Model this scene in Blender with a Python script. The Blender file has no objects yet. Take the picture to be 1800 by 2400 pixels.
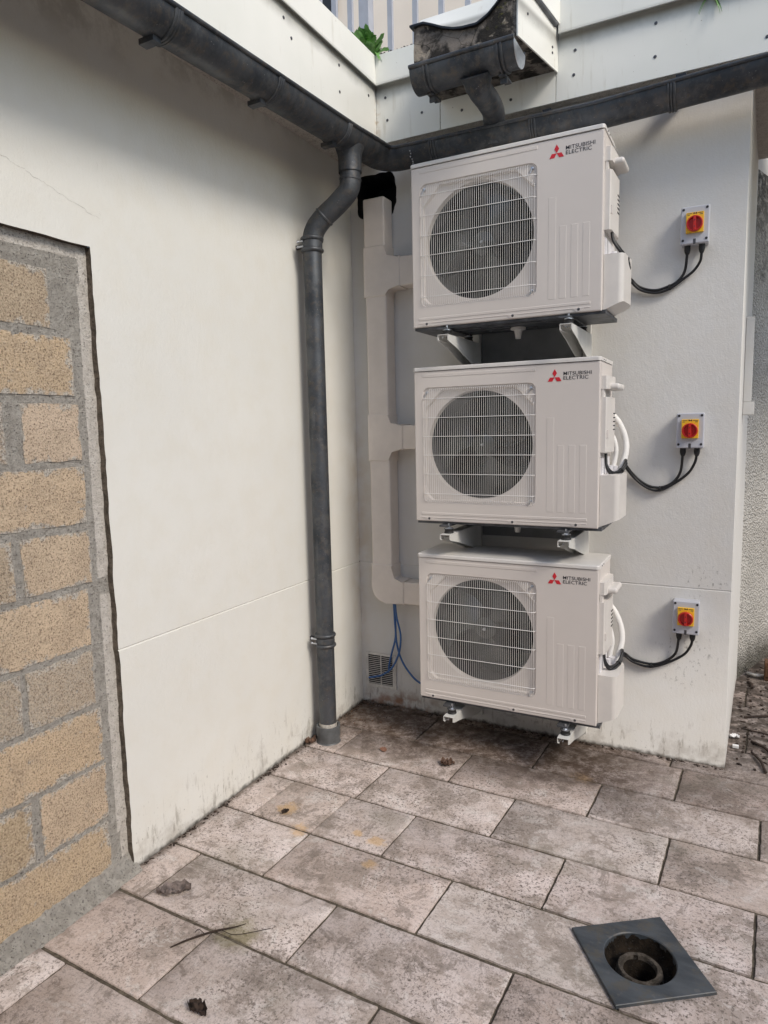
import bpy, bmesh, math, random
from mathutils import Vector, Matrix, noise
R_ = math.radians
random.seed(7)
C = bpy.context.scene.collection
SC = bpy.context.scene

# ---------------------------------------------------------------- camera
cam_d = bpy.data.cameras.new('camera'); cam = bpy.data.objects.new('camera', cam_d); C.objects.link(cam)
CP = Vector((1.8956, -3.3070, 1.5749)); yaw, pit, rol = -0.4827, 0.1227, -0.0219
F = Vector((math.sin(yaw)*math.cos(pit), math.cos(yaw)*math.cos(pit), -math.sin(pit)))
Rt = Vector((math.cos(yaw), -math.sin(yaw), 0)); Up = Rt.cross(F)
r2 = math.cos(rol)*Rt + math.sin(rol)*Up; u2 = -math.sin(rol)*Rt + math.cos(rol)*Up
m = Matrix((r2, u2, -F)).transposed().to_4x4(); m.translation = CP
cam.matrix_world = m
cam_d.sensor_fit = 'VERTICAL'; cam_d.sensor_height = 36; cam_d.sensor_width = 27
cam_d.lens = 1593.85/2400*36; cam_d.clip_start = .05; cam_d.clip_end = 500
SC.camera = cam

# ---------------------------------------------------------------- light
SUN = Vector((1.0, -.46, .96)).normalized()
W = bpy.data.worlds.new('World'); SC.world = W; W.use_nodes = True
nt = W.node_tree; nt.nodes.clear()
sky = nt.nodes.new('ShaderNodeTexSky'); sky.sky_type = 'NISHITA'; sky.sun_disc = False
sky.sun_elevation = math.asin(SUN.z); sky.sun_rotation = math.atan2(SUN.x, SUN.y)
sky.air_density = 1.3; sky.dust_density = 1.4; sky.ozone_density = 1.0
bg = nt.nodes.new('ShaderNodeBackground'); bg.inputs[1].default_value = .15
wo = nt.nodes.new('ShaderNodeOutputWorld')
nt.links.new(sky.outputs[0], bg.inputs[0]); nt.links.new(bg.outputs[0], wo.inputs[0])
sl = bpy.data.lights.new('sun', 'SUN'); so = bpy.data.objects.new('sun', sl); C.objects.link(so)
sl.energy = 1.85; sl.angle = R_(17); sl.color = (1, .92, .80)
so.rotation_euler = SUN.to_track_quat('Z', 'Y').to_euler(); so.location = (4, -4, 6)
SC.view_settings.view_transform = 'Standard'; SC.view_settings.look = 'None'
SC.view_settings.gamma = 1; SC.view_settings.exposure = 0.24
SC.render.engine = 'CYCLES'

# ---------------------------------------------------------------- helpers
def tag(o, label=None, cat=None, group=None, kind=None):
    if label: o['label'] = label
    if cat: o['category'] = cat
    if group: o['group'] = group
    if kind: o['kind'] = kind
    return o
def thing(name, loc, label, cat, group=None, rz=0):
    o = bpy.data.objects.new(name, None); C.objects.link(o); o.empty_display_size = .05
    o.location = loc; o.rotation_euler = (0, 0, rz)
    return tag(o, label, cat, group)
def obj(name, bm, mat, parent=None, ang=35, loc=None):
    me = bpy.data.meshes.new(name); bmesh.ops.recalc_face_normals(bm, faces=bm.faces[:])
    for f in bm.faces: f.smooth = True
    bm.to_mesh(me); bm.free()
    me.set_sharp_from_angle(angle=R_(ang))
    for mm in (mat if isinstance(mat, (list, tuple)) else [mat]): me.materials.append(mm)
    o = bpy.data.objects.new(name, me); C.objects.link(o)
    if parent: o.parent = parent
    if loc: o.location = loc
    if ang < 60:
        w = o.modifiers.new('weighted_normals', 'WEIGHTED_NORMAL'); w.keep_sharp = True; w.weight = 80
    return o
def B(): return bmesh.new()
def addbm(bm, t, mi=0):
    for f in t.faces: f.material_index = mi
    me = bpy.data.meshes.new('tmp'); t.to_mesh(me); t.free(); bm.from_mesh(me); bpy.data.meshes.remove(me)
def box(bm, x0, x1, y0, y1, z0, z1, bev=0, seg=2, mi=0):
    t = B(); bmesh.ops.create_cube(t, size=1)
    for v in t.verts: v.co = Vector((x0+(v.co.x+.5)*(x1-x0), y0+(v.co.y+.5)*(y1-y0), z0+(v.co.z+.5)*(z1-z0)))
    if bev: bmesh.ops.bevel(t, geom=t.edges[:], offset=bev, segments=seg, affect='EDGES', profile=.5)
    addbm(bm, t, mi); return bm
def catmull(P, n=8):
    P = [Vector(p) for p in P]; out = []
    Q = [2*P[0]-P[1]]+P+[2*P[-1]-P[-2]]
    for i in range(1, len(Q)-2):
        a, b, c, d = Q[i-1:i+3]
        for k in range(n):
            t = k/n
            out.append(.5*((2*b)+(c-a)*t+(2*a-5*b+4*c-d)*t*t+(3*b-a-3*c+d)*t**3))
    out.append(P[-1]); return out
def tube(bm, pts, r, n=12, cap=True, mi=0):
    pts = [Vector(p) for p in pts]; rs = r if isinstance(r, (list, tuple)) else [r]*len(pts)
    rings = []; nrm = None
    for i, p in enumerate(pts):
        t = (pts[min(i+1, len(pts)-1)]-pts[max(i-1, 0)]).normalized()
        if nrm is None:
            a = Vector((0, 0, 1)) if abs(t.z) < .9 else Vector((1, 0, 0)); nrm = t.cross(a).normalized()
        nrm = (nrm-t*nrm.dot(t)).normalized(); b = t.cross(nrm)
        rings.append([bm.verts.new(p+rs[i]*(math.cos(2*math.pi*k/n)*nrm+math.sin(2*math.pi*k/n)*b)) for k in range(n)])
    for a, b in zip(rings, rings[1:]):
        for k in range(n):
            f = bm.faces.new((a[k], a[(k+1) % n], b[(k+1) % n], b[k])); f.material_index = mi
    if cap:
        bm.faces.new(rings[0][::-1]).material_index = mi; bm.faces.new(rings[-1]).material_index = mi
    return bm
def cyl(bm, p0, p1, r0, r1=None, n=20, mi=0):
    return tube(bm, [p0, p1], [r0, r0 if r1 is None else r1], n, mi=mi)
def lathe(bm, prof, c=(0, 0, 0), n=40, axis='Z', mi=0):
    c = Vector(c); rings = []
    for r, h in prof:
        ring = []
        for k in range(n):
            a = 2*math.pi*k/n; x, y = r*math.cos(a), r*math.sin(a)
            v = Vector((x, y, h)) if axis == 'Z' else (Vector((x, h, y)) if axis == 'Y' else Vector((h, x, y)))
            ring.append(bm.verts.new(c+v))
        rings.append(ring)
    for a, b in zip(rings, rings[1:]):
        for k in range(n): bm.faces.new((a[k], a[(k+1) % n], b[(k+1) % n], b[k])).material_index = mi
    return rings
def sweep(bm, path, prof, closed_prof=True, cap=True):
    """profile (lateral to the right of travel, up) swept along a horizontal path with mitres"""
    path = [Vector(p) for p in path]; rings = []
    for i, p in enumerate(path):
        d0 = (path[i]-path[i-1]) if i else None; d1 = (path[i+1]-path[i]) if i < len(path)-1 else None
        ds = [Vector((d.x, d.y, 0)).normalized() for d in (d0, d1) if d is not None]
        t = sum(ds, Vector()).normalized(); s = Vector((t.y, -t.x, 0)); k = 1/max(.3, t.dot(ds[0]))
        rings.append([bm.verts.new(p+s*a*k+Vector((0, 0, b))) for a, b in prof])
    n = len(prof)
    for a, b in zip(rings, rings[1:]):
        for k in range(n if closed_prof else n-1): bm.faces.new((a[k], a[(k+1) % n], b[(k+1) % n], b[k]))
    if cap and closed_prof:
        bm.faces.new(rings[0][::-1]); bm.faces.new(rings[-1])
    return bm
def prism(bm, poly, axis, a0, a1, mi=0):
    def mk(p, a):
        if axis == 'X': return (a, p[0], p[1])
        if axis == 'Y': return (p[0], a, p[1])
        return (p[0], p[1], a)
    v0 = [bm.verts.new(mk(p, a0)) for p in poly]; v1 = [bm.verts.new(mk(p, a1)) for p in poly]; n = len(poly)
    bm.faces.new(v0).material_index = mi; bm.faces.new(v1[::-1]).material_index = mi
    for k in range(n): bm.faces.new((v0[k], v1[k], v1[(k+1) % n], v0[(k+1) % n])).material_index = mi
    return bm

# ---------------------------------------------------------------- materials
class N:
    def __init__(s, name):
        s.m = bpy.data.materials.new(name); s.m.use_nodes = True; s.t = s.m.node_tree; s.t.nodes.clear()
        s.out = s.t.nodes.new('ShaderNodeOutputMaterial'); s.b = s.t.nodes.new('ShaderNodeBsdfPrincipled')
        s.L(s.b.outputs[0], s.out.inputs[0]); s.g = s.t.nodes.new('ShaderNodeNewGeometry').outputs['Position']
        s.prev = None
    def L(s, a, b): s.t.links.new(a, b)
    def n(s, ty): return s.t.nodes.new('ShaderNode'+ty)
    def put(s, sock, v):
        if isinstance(v, (int, float)): sock.default_value = v
        elif isinstance(v, tuple): sock.default_value = (v+(1,)) if len(v) == 3 and len(sock.default_value) == 4 else v
        else: s.L(v, sock)
    def noise(s, scale, det=4, rough=.55, vec=None, dist=0, stretch=None):
        x = s.n('TexNoise'); x.inputs['Scale'].default_value = scale; x.inputs['Detail'].default_value = det
        x.inputs['Roughness'].default_value = rough; x.inputs['Distortion'].default_value = dist
        v = vec or s.g
        if stretch:
            mp = s.n('Mapping'); mp.inputs['Scale'].default_value = stretch; s.L(v, mp.inputs[0]); v = mp.outputs[0]
        s.L(v, x.inputs['Vector']); return x.outputs[0]
    def vor(s, scale, feat='F1', vec=None):
        x = s.n('TexVoronoi'); x.feature = feat; x.inputs['Scale'].default_value = scale; s.L(vec or s.g, x.inputs['Vector'])
        return x.outputs['Distance']
    def ramp(s, f, a, b, ca=0.0, cb=1.0):
        x = s.n('MapRange'); x.interpolation_type = 'SMOOTHSTEP'; s.put(x.inputs[0], f)
        for i, v in zip((1, 2, 3, 4), (a, b, ca, cb)): x.inputs[i].default_value = v
        return x.outputs[0]
    def math(s, op, a, b=0.0, clamp=False):
        x = s.n('Math'); x.operation = op; x.use_clamp = clamp; s.put(x.inputs[0], a); s.put(x.inputs[1], b); return x.outputs[0]
    def mix(s, f, a, b, mode='MIX'):
        x = s.n('Mix'); x.data_type = 'RGBA'; x.blend_type = mode; s.put(x.inputs[0], f); s.put(x.inputs[6], a); s.put(x.inputs[7], b)
        return x.outputs[2]
    def sep(s):
        x = s.n('SeparateXYZ'); s.L(s.g, x.inputs[0]); return x.outputs
    def blob(s, c, rad, stretch=(1, 1, 1)):
        """1 at c falling to 0 at rad"""
        a = s.n('VectorMath'); a.operation = 'SUBTRACT'; s.L(s.g, a.inputs[0]); a.inputs[1].default_value = c
        q = s.n('VectorMath'); q.operation = 'MULTIPLY'; s.L(a.outputs[0], q.inputs[0]); q.inputs[1].default_value = stretch
        l = s.n('VectorMath'); l.operation = 'LENGTH'; s.L(q.outputs[0], l.inputs[0])
        return s.ramp(l.outputs['Value'], 0, rad, 1, 0)
    def bump(s, h, strength, dist):
        x = s.n('Bump'); x.inputs['Strength'].default_value = strength; x.inputs['Distance'].default_value = dist
        s.L(h, x.inputs['Height'])
        if s.prev: s.L(s.prev, x.inputs['Normal'])
        s.prev = x.outputs[0]; s.L(s.prev, s.b.inputs['Normal'])
    def done(s, col, rough=.6, metal=0, spec=.5, coat=0):
        s.put(s.b.inputs['Base Color'], col); s.put(s.b.inputs['Roughness'], rough); s.put(s.b.inputs['Metallic'], metal)
        s.b.inputs['Specular IOR Level'].default_value = spec; s.b.inputs['Coat Weight'].default_value = coat
        return s.m

def simple(name, col, rough=.5, metal=0, var=.06, vscale=14, bump=0, bscale=200, spec=.5):
    x = N(name); f = x.noise(vscale, 5)
    c = x.mix(x.ramp(f, .3, .7), tuple(v*(1-var) for v in col), tuple(min(1, v*(1+var)) for v in col))
    if bump: x.bump(x.noise(bscale, 3), bump, .001)
    return x.done(c, rough, metal, spec)

def stucco(name, base, left=False):
    x = N(name); P = x.sep()
    big = x.noise(1.3, 3); mid = x.noise(9, 5)
    c = x.mix(x.ramp(big, .3, .7), tuple(v*.955 for v in base), base)
    c = x.mix(x.ramp(mid, .35, .75, 0, .35), c, tuple(v*w for v, w in zip(base, (.93, .90, .84))))
    # hand-rolled paint texture
    fine = x.noise(150, 4, .6); mg = x.noise(42, 3, .5, stretch=(1, 1, .55))
    x.bump(mg, .16, .006); x.bump(x.noise(95, 3, .6, stretch=(1, 1, .5)), .26, .003); x.bump(fine, .38, .0022)
    # trowel arcs are only on the left wall
    # specks and grime: height dependent, patchy
    spk = x.ramp(x.noise(75, 6, .7, stretch=(1, 1, .6)), .60, .70)
    low = x.ramp(P['Z'], .0, .34, 1, 0)
    m1 = x.math('MULTIPLY', x.ramp(x.math('ADD', x.noise(7, 5, .65), x.math('MULTIPLY', low, .30)), .74, .92), .32)
    m1 = x.math('MULTIPLY', m1, x.ramp(P['Z'], .0, .30, 1, 0))
    c = x.mix(m1, c, (.17, .125, .09))
    c = x.mix(x.math('MULTIPLY', spk, x.math('MULTIPLY', low, .8)), c, (.07, .05, .04))
    line = x.ramp(x.math('ADD', P['Z'], x.math('MULTIPLY', x.noise(25, 4), -.045)), -.025, .0, 1, 0)
    c = x.mix(x.math('MULTIPLY', line, .9), c, (.05, .04, .03))
    sparse = x.math('MULTIPLY', x.ramp(x.noise(48, 5, .75), .72, .78), x.ramp(x.noise(3.1, 2), .45, .62))
    c = x.mix(x.math('MULTIPLY', sparse, .75), c, (.10, .08, .07))
    drip = x.math('MULTIPLY', x.ramp(x.noise(34, 5, .7, stretch=(1, 1, .22)), .54, .68), x.ramp(P['Z'], .30, .02))
    c = x.mix(x.math('MULTIPLY', drip, .55), c, (.16, .13, .10))
    if not left:
        scr = x.ramp(x.noise(60, 6, .75, stretch=(1, 1, .5)), .55, .66)
        pm = x.math('MAXIMUM', x.blob((1.78, 0, .86), .17, (1, 1, 1.4)), x.math('MULTIPLY', x.blob((1.72, 0, .50), .2, (1, 1, .8)), .85))
        pm = x.math('MAXIMUM', pm, x.math('MULTIPLY', x.blob((1.66, 0, .42), .12, (1, 1, 1)), .9))
        c = x.mix(x.math('MULTIPLY', scr, x.math('MULTIPLY', pm, .95)), c, (.06, .05, .045))
        blot = x.math('MULTIPLY', x.ramp(x.noise(16, 5, .7, stretch=(1, 1, 2.2)), .5, .6), x.blob((1.0, 0, .12), .32, (1, 1, 3)))
        c = x.mix(x.math('MULTIPLY', blot, .8), c, (.08, .065, .055))
        rust = x.math('MULTIPLY', x.ramp(x.noise(14, 5), .4, .65), x.blob((.25, 0, .03), .35, (.9, 1, 4)))
        c = x.mix(x.math('MULTIPLY', rust, .8), c, (.30, .12, .05))
    else:
        gr = x.math('MULTIPLY', x.ramp(x.noise(6, 6, .7), .42, .62), x.ramp(x.math('ADD', P['Z'], x.math('MULTIPLY', P['Y'], -.10)), 2.93, 3.06))
        c = x.mix(x.math('MULTIPLY', gr, .40), c, (.20, .18, .15))
    # warmer, darker tone towards the inner corner
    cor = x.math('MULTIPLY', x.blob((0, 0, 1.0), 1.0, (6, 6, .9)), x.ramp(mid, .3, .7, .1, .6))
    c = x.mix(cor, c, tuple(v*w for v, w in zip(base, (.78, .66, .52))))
    return x.done(c, .85, 0, .25)

M = {}
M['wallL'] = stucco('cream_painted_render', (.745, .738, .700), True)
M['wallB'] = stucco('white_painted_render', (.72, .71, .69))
def mk_tile():
    x = N('stone_tile'); P = x.sep()
    at = x.n('VertexColor'); at.layer_name = 'rnd'; sp = x.n('SeparateColor'); x.L(at.outputs[0], sp.inputs[0])
    v, g, axisr = sp.outputs[0], sp.outputs[1], sp.outputs[2]
    big = x.noise(2.2, 4, .6); mid = x.noise(11, 6, .65); fn = x.noise(120, 6, .7); str1 = x.noise(10, 6, .7, stretch=(3.0, 14, 3)); str2 = x.noise(10, 6, .7, stretch=(16, 3, 3))
    a, b_ = (.68, .59, .565), (.52, .43, .39)
    c = x.mix(x.ramp(mid, .35, .65), a, b_)
    c = x.mix(x.ramp(v, 0, 1, 0, .25), c, (.58, .55, .50))
    c = x.mix(x.ramp(g, .5, 1, 0, .40), c, (.50, .38, .32))
    stw = x.n('Mix'); stw.data_type = 'FLOAT'; x.L(x.ramp(axisr, .3, .7), stw.inputs[0]); x.L(str1, stw.inputs[2]); x.L(str2, stw.inputs[3])
    c = x.mix(x.ramp(stw.outputs[0], .52, .66, 0, .45), c, (.27, .21, .175))
    rag = x.noise(4.6, 9, .80)                      # ragged worn patches, grey-brown
    c = x.mix(x.ramp(rag, .50, .56, 0, .60), c, (.26, .215, .18))
    rag2 = x.noise(7.5, 9, .82, dist=.6)
    c = x.mix(x.ramp(rag2, .545, .585, 0, .60), c, (.20, .165, .14))
    c = x.mix(x.ramp(rag2, .445, .41, 0, .50), c, (.72, .67, .64))
    patch = x.ramp(x.noise(3.0, 4), .36, .60)       # where the surface is pitted
    c = x.mix(x.math('MULTIPLY', x.ramp(x.noise(85, 5, .75), .53, .59), x.math('ADD', x.math('MULTIPLY', patch, .6), .25)), c, (.13, .105, .09))
    c = x.mix(x.math('MULTIPLY', x.ramp(x.vor(42), .09, .16, 1, 0), x.math('MULTIPLY', patch, .85)), c, (.10, .085, .07))
    c = x.mix(x.ramp(x.noise(200, 4, .7), .56, .64, 0, .55), c, (.17, .14, .12))
    c = x.mix(x.ramp(x.noise(1.6, 5, .6, stretch=(1, 1.6, 1)), .54, .70, 0, .35), c, (.22, .21, .16))
    dd = x.math('MULTIPLY', x.blob((1.69, -1.352, 0), .27), x.ramp(x.noise(14, 7, .75), .40, .60, .2, 1))
    c = x.mix(x.math('MULTIPLY', dd, 1.3, True), c, (.13, .11, .085))
    # ochre stains
    st = None
    for q, r in (((.27, -1.135, 0), .10), ((.40, -1.24, 0), .09), ((.714, -1.171, 0), .075), ((.757, -1.305, 0), .06), ((1.33, -.36, 0), .10), ((.62, -1.16, 0), .05)):
        bl = x.blob(q, r); st = bl if st is None else x.math('MAXIMUM', st, bl)
    st = x.math('MULTIPLY', x.ramp(x.math('ADD', st, x.math('MULTIPLY', x.math('SUBTRACT', x.noise(20, 7, .8), .5), 2.2)), .42, .9), .62)
    c = x.mix(st, c, (.58, .38, .19))
    mo = x.math('MULTIPLY', x.ramp(x.math('ADD', x.blob((.55, -1.80, 0), .14), x.math('MULTIPLY', x.math('SUBTRACT', x.noise(20, 5, .7), .5), 1.2)), .3, .9), .5)
    c = x.mix(mo, c, (.20, .18, .06))
    # damp band along the back wall with unit shade painted in; two wet alleys
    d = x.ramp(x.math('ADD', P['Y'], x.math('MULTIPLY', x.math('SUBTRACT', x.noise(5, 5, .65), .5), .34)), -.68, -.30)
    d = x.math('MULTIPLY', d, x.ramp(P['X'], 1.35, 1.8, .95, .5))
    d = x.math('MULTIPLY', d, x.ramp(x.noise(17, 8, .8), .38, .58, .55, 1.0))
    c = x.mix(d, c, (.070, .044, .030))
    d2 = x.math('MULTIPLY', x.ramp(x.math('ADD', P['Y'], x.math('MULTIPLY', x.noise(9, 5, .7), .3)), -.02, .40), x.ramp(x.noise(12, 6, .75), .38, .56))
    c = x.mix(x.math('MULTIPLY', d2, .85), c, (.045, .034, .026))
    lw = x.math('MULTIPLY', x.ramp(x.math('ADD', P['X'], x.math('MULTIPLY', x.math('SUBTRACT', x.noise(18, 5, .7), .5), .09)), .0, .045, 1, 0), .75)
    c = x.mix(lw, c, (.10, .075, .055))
    x.bump(x.noise(28, 5, .65), .45, .006); x.bump(fn, .5, .0025)
    rough = x.ramp(x.noise(8, 4), .3, .7, .55, .8)
    return x.done(c, rough, 0, .35)
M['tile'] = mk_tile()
def mk_joint():
    x = N('mossy_joint'); f = x.noise(60, 5)
    c = x.mix(x.ramp(f, .35, .7), (.075, .062, .048), (.15, .128, .098)); x.bump(f, .8, .006); return x.done(c, .95, 0, .2)
M['joint'] = mk_joint()
def mk_block():
    x = N('aggregate_block'); at = x.n('VertexColor'); at.layer_name = 'rnd'
    f1 = x.noise(190, 6, .75); f2 = x.noise(60, 4); big = x.noise(6, 4)
    c = x.mix(x.ramp(big, .35, .7, 0, .35), at.outputs[0], (.42, .34, .25))
    c = x.mix(x.ramp(x.vor(150), .25, .5, 0, .4), c, (.70, .56, .41))
    c = x.mix(x.ramp(x.noise(12, 6, .7), .42, .64, 0, .4), c, (.44, .34, .25))
    c = x.mix(x.ramp(f1, .51, .61, 0, .85), c, (.14, .10, .07))
    c = x.mix(x.ramp(f1, .46, .36, 0, .5), c, (.80, .68, .52))
    c = x.mix(x.ramp(x.noise(45, 5, .8), .62, .72, 0, .5), c, (.12, .09, .07))
    ea = x.n('VertexColor'); ea.layer_name = 'edge'; es = x.n('SeparateColor'); x.L(ea.outputs[0], es.inputs[0]); e = es.outputs[0]
    sm = x.ramp(x.math('SUBTRACT', x.noise(24, 6, .75), x.math('MULTIPLY', e, .42)), .18, .29)
    c = x.mix(sm, c, x.mix(x.ramp(f1, .45, .58), (.60, .56, .50), (.24, .21, .18)))
    c = x.mix(x.ramp(x.math('SUBTRACT', x.noise(9, 5, .7), x.math('MULTIPLY', e, .6)), .38, .46), c, (.05, .04, .035))
    x.bump(f2, .5, .010); x.bump(f1, .95, .006); return x.done(c, .95, 0, .15)
M['block'] = mk_block()
def mk_mortar(name, a, b_, s=.9):
    x = N(name); f = x.noise(35, 7, .7); g = x.noise(140, 5, .7)
    c = x.mix(x.ramp(f, .35, .65), a, b_); c = x.mix(x.ramp(g, .56, .66, 0, .8), c, (.10, .09, .08))
    x.bump(f, s, .016); x.bump(g, .9, .006); return x.done(c, .95, 0, .15)
M['mortar'] = mk_mortar('rough_grey_mortar', (.68, .645, .59), (.50, .465, .42))
M['mortar2'] = mk_mortar('smooth_mortar', (.70, .66, .61), (.58, .54, .49), .35)
M['reveal'] = mk_mortar('dirty_reveal', (.28, .235, .19), (.13, .11, .09))
M['stone'] = None
def mk_stone():
    x = N('weathered_concrete'); f = x.noise(9, 6, .62); g = x.noise(40, 6, .7)
    c = x.mix(x.ramp(f, .42, .56), (.22, .195, .175), (.035, .032, .030))
    c = x.mix(x.ramp(x.noise(14, 6, .6, dist=.8), .58, .66, 0, .9), c, (.33, .29, .24))
    c = x.mix(x.ramp(g, .6, .72, 0, .7), c, (.05, .045, .04))
    e = x.ramp(x.vor(9, 'DISTANCE_TO_EDGE'), .0, .018, 1, 0)
    c = x.mix(x.math('MULTIPLY', e, .6), c, (.02, .02, .018))
    c = x.mix(x.math('MULTIPLY', x.blob((.95, -.42, 3.25), .10), x.ramp(g, .52, .66)), c, (.10, .10, .03))
    x.bump(f, .8, .02); x.bump(g, .8, .008); return x.done(c, .95, 0, .2)
M['stone'] = mk_stone()
def mk_zinc(name, dark=1.0, brown=.3):
    x = N(name); f = x.noise(5, 6, .65); g = x.noise(30, 6, .7); st = x.noise(22, 5, .6, stretch=(1, 1, .15))
    c = x.mix(x.ramp(f, .35, .65), (.046*dark, .053*dark, .064*dark), (.095*dark, .103*dark, .116*dark))
    c = x.mix(x.ramp(g, .48, .66, 0, brown*1.5), c, (.15, .12, .09)); c = x.mix(x.ramp(x.noise(11, 6, .75), .52, .64, 0, .28), c, (.19, .185, .175))
    c = x.mix(x.ramp(st, .55, .7, 0, .35), c, (.16*dark, .165*dark, .17*dark))
    c = x.mix(x.ramp(x.noise(160, 3), .70, .74, 0, .7), c, (.4, .4, .4))
    x.bump(g, .25, .002); x.bump(x.noise(7, 3), .25, .004)
    return x.done(c, x.ramp(f, .3, .7, .62, .42), .55, .5)
M['zinc'] = mk_zinc('weathered_zinc'); M['zincpipe'] = mk_zinc('weathered_zinc_pipe', 1.0, .25)
def mk_panel():
    x = N('white_coated_panel'); P = x.sep(); f = x.noise(3, 3)
    c = x.mix(x.ramp(f, .3, .7), (.80, .805, .76), (.85, .85, .81))
    st = x.math('MULTIPLY', x.ramp(x.noise(30, 5, .6, stretch=(1, 1, .12)), .55, .75), x.ramp(x.noise(4, 3), .42, .6))
    c = x.mix(x.math('MULTIPLY', st, .35), c, (.42, .38, .28))
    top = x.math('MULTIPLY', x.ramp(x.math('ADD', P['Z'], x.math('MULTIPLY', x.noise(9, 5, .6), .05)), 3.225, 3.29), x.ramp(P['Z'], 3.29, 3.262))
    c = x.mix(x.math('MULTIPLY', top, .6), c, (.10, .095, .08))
    cor = x.math('MULTIPLY', x.blob((.2, -.06, 3.1), .2, (6, 6, 1)), x.ramp(x.noise(26, 5), .4, .62))
    c = x.mix(x.math('MULTIPLY', cor, .7), c, (.45, .30, .14))
    c = x.mix(x.math('MULTIPLY', x.ramp(x.noise(70, 5, .7), .66, .72), x.ramp(x.noise(5, 3), .5, .6)), c, (.25, .2, .14))
    return x.done(c, .38, 0, .45)
M['panel'] = mk_panel()
def mk_case():
    x = N('ivory_powder_coat'); f = x.noise(2.5, 3)
    c = x.mix(x.ramp(f, .3, .7), (.635, .59, .56), (.665, .62, .59))
    x.bump(x.noise(900, 2), .08, .0004); return x.done(c, .42, 0, .4)
M['case'] = mk_case()
M['wire'] = simple('sky_bright_wire', (.80, .79, .78), .35)  # grille wires kept lighter, their sky glint put into the colour
M['yard'] = simple('plain_blocker_render', (.42, .40, .38), .9, 0, .06, 1)
M['plastic'] = simple('ivory_plastic', (.67, .64, .61), .38, 0, .03)
M['duct'] = simple('beige_duct_plastic', (.76, .695, .635), .42, 0, .03)
M['lid'] = simple('ivory_lid', (.68, .66, .64), .35, 0, .04)
M['black'] = simple('black_interior', (.012, .013, .016), .55)
M['fin'] = None
def mk_fin():
    x = N('coil_fins'); w = x.n('TexWave'); w.inputs['Scale'].default_value = 90; w.bands_direction = 'X'; x.L(x.g, w.inputs[0])
    c = x.mix(w.outputs[1], (.006, .007, .009), (.018, .02, .026)); return x.done(c, .4, .5)
M['fin'] = mk_fin()
M['fan'] = simple('grey_fan_plastic', (.022, .027, .026), .18, 0, .25, 9)
M['rubber'] = simple('black_rubber', (.012, .012, .013), .6)
M['cable'] = simple('black_cable_sheath', (.010, .010, .012), .45)
M['steel'] = simple('galvanised_steel', (.55, .58, .63), .28, .9, .12, 60)
M['screwh'] = simple('dark_screw', (.10, .10, .11), .4, .6)
M['basepan'] = simple('galvanised_base', (.09, .095, .105), .5, .4, .35, 18)
M['bracket'] = simple('white_bracket_coat', (.62, .62, .60), .4, 0, .06)
M['greypanel'] = simple('flat_grey_coat', (.20, .205, .21), .6, 0, .08)
M['red'] = simple('red_plastic', (.50, .022, .018), .35)
M['yellow'] = simple('yellow_plastic', (.85, .50, .03), .4)
M['greybox'] = simple('light_grey_plastic', (.50, .51, .56), .4, 0, .03)
M['logo_red'] = simple('logo_red', (.60, .02, .035), .45)
M['ink'] = simple('black_ink', (.02, .02, .025), .5)
M['pale'] = simple('pale_sticker', (.74, .73, .76), .4)
M['blue'] = simple('blue_plastic_tube', (.05, .14, .36), .35)
M['foam'] = simple('white_insulation', (.78, .77, .75), .6)
M['pvc'] = simple('grey_pvc', (.10, .105, .11), .45, 0, .2, 25)
M['slate'] = None
def mk_slate():
    x = N('slate_plate'); f = x.noise(6, 6, .6, stretch=(1, 3, 1)); c = x.mix(x.ramp(f, .35, .65), (.034, .042, .052), (.070, .080, .092))
    c = x.mix(x.ramp(x.noise(40, 5), .6, .7, 0, .3), c, (.16, .15, .14)); c = x.mix(x.ramp(x.noise(13, 7, .78), .50, .60, 0, .6), c, (.085, .075, .06)); x.bump(f, .4, .004); x.bump(x.noise(80, 4), .3, .0015)
    return x.done(c, .5, 0, .5)
M['slate'] = mk_slate()
M['grimy'] = mk_mortar('grimy_drain', (.055, .040, .028), (.014, .011, .009)); 
M['grimering'] = mk_mortar('grimy_ring', (.22, .19, .16), (.10, .085, .07))
M['leafdry'] = simple('dry_leaf', (.10, .055, .035), .7, 0, .5, 60)
M['leafgrey'] = simple('grey_dead_leaf', (.15, .12, .11), .75, 0, .5, 50)
M['bark'] = simple('dark_debris', (.035, .022, .016), .9, 0, .5, 50, .8, 90)
M['leafgreen'] = simple('green_leaf', (.13, .30, .07), .5, 0, .35, 25)
M['rail'] = simple('grey_railing_paint', (.42, .44, .50), .45, 0, .06)
M['lead'] = simple('lead_flashing', (.16, .165, .175), .5, .5, .25, 20)
M['dark_edge'] = simple('black_edge_trim', (.02, .022, .028), .45, .3)
M['neighbour'] = simple('cream_facade', (.90, .80, .71), .8, 0, .05, 1)
M['glass'] = simple('dark_window', (.03, .028, .03), .2)
M['wood'] = simple('brown_wood', (.12, .055, .025), .7, 0, .3, 40)
M['wplastic'] = simple('white_scrap', (.8, .8, .8), .5)
M['grille'] = simple('white_grille_paint', (.66, .64, .60), .55, 0, .15, 30)
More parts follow.
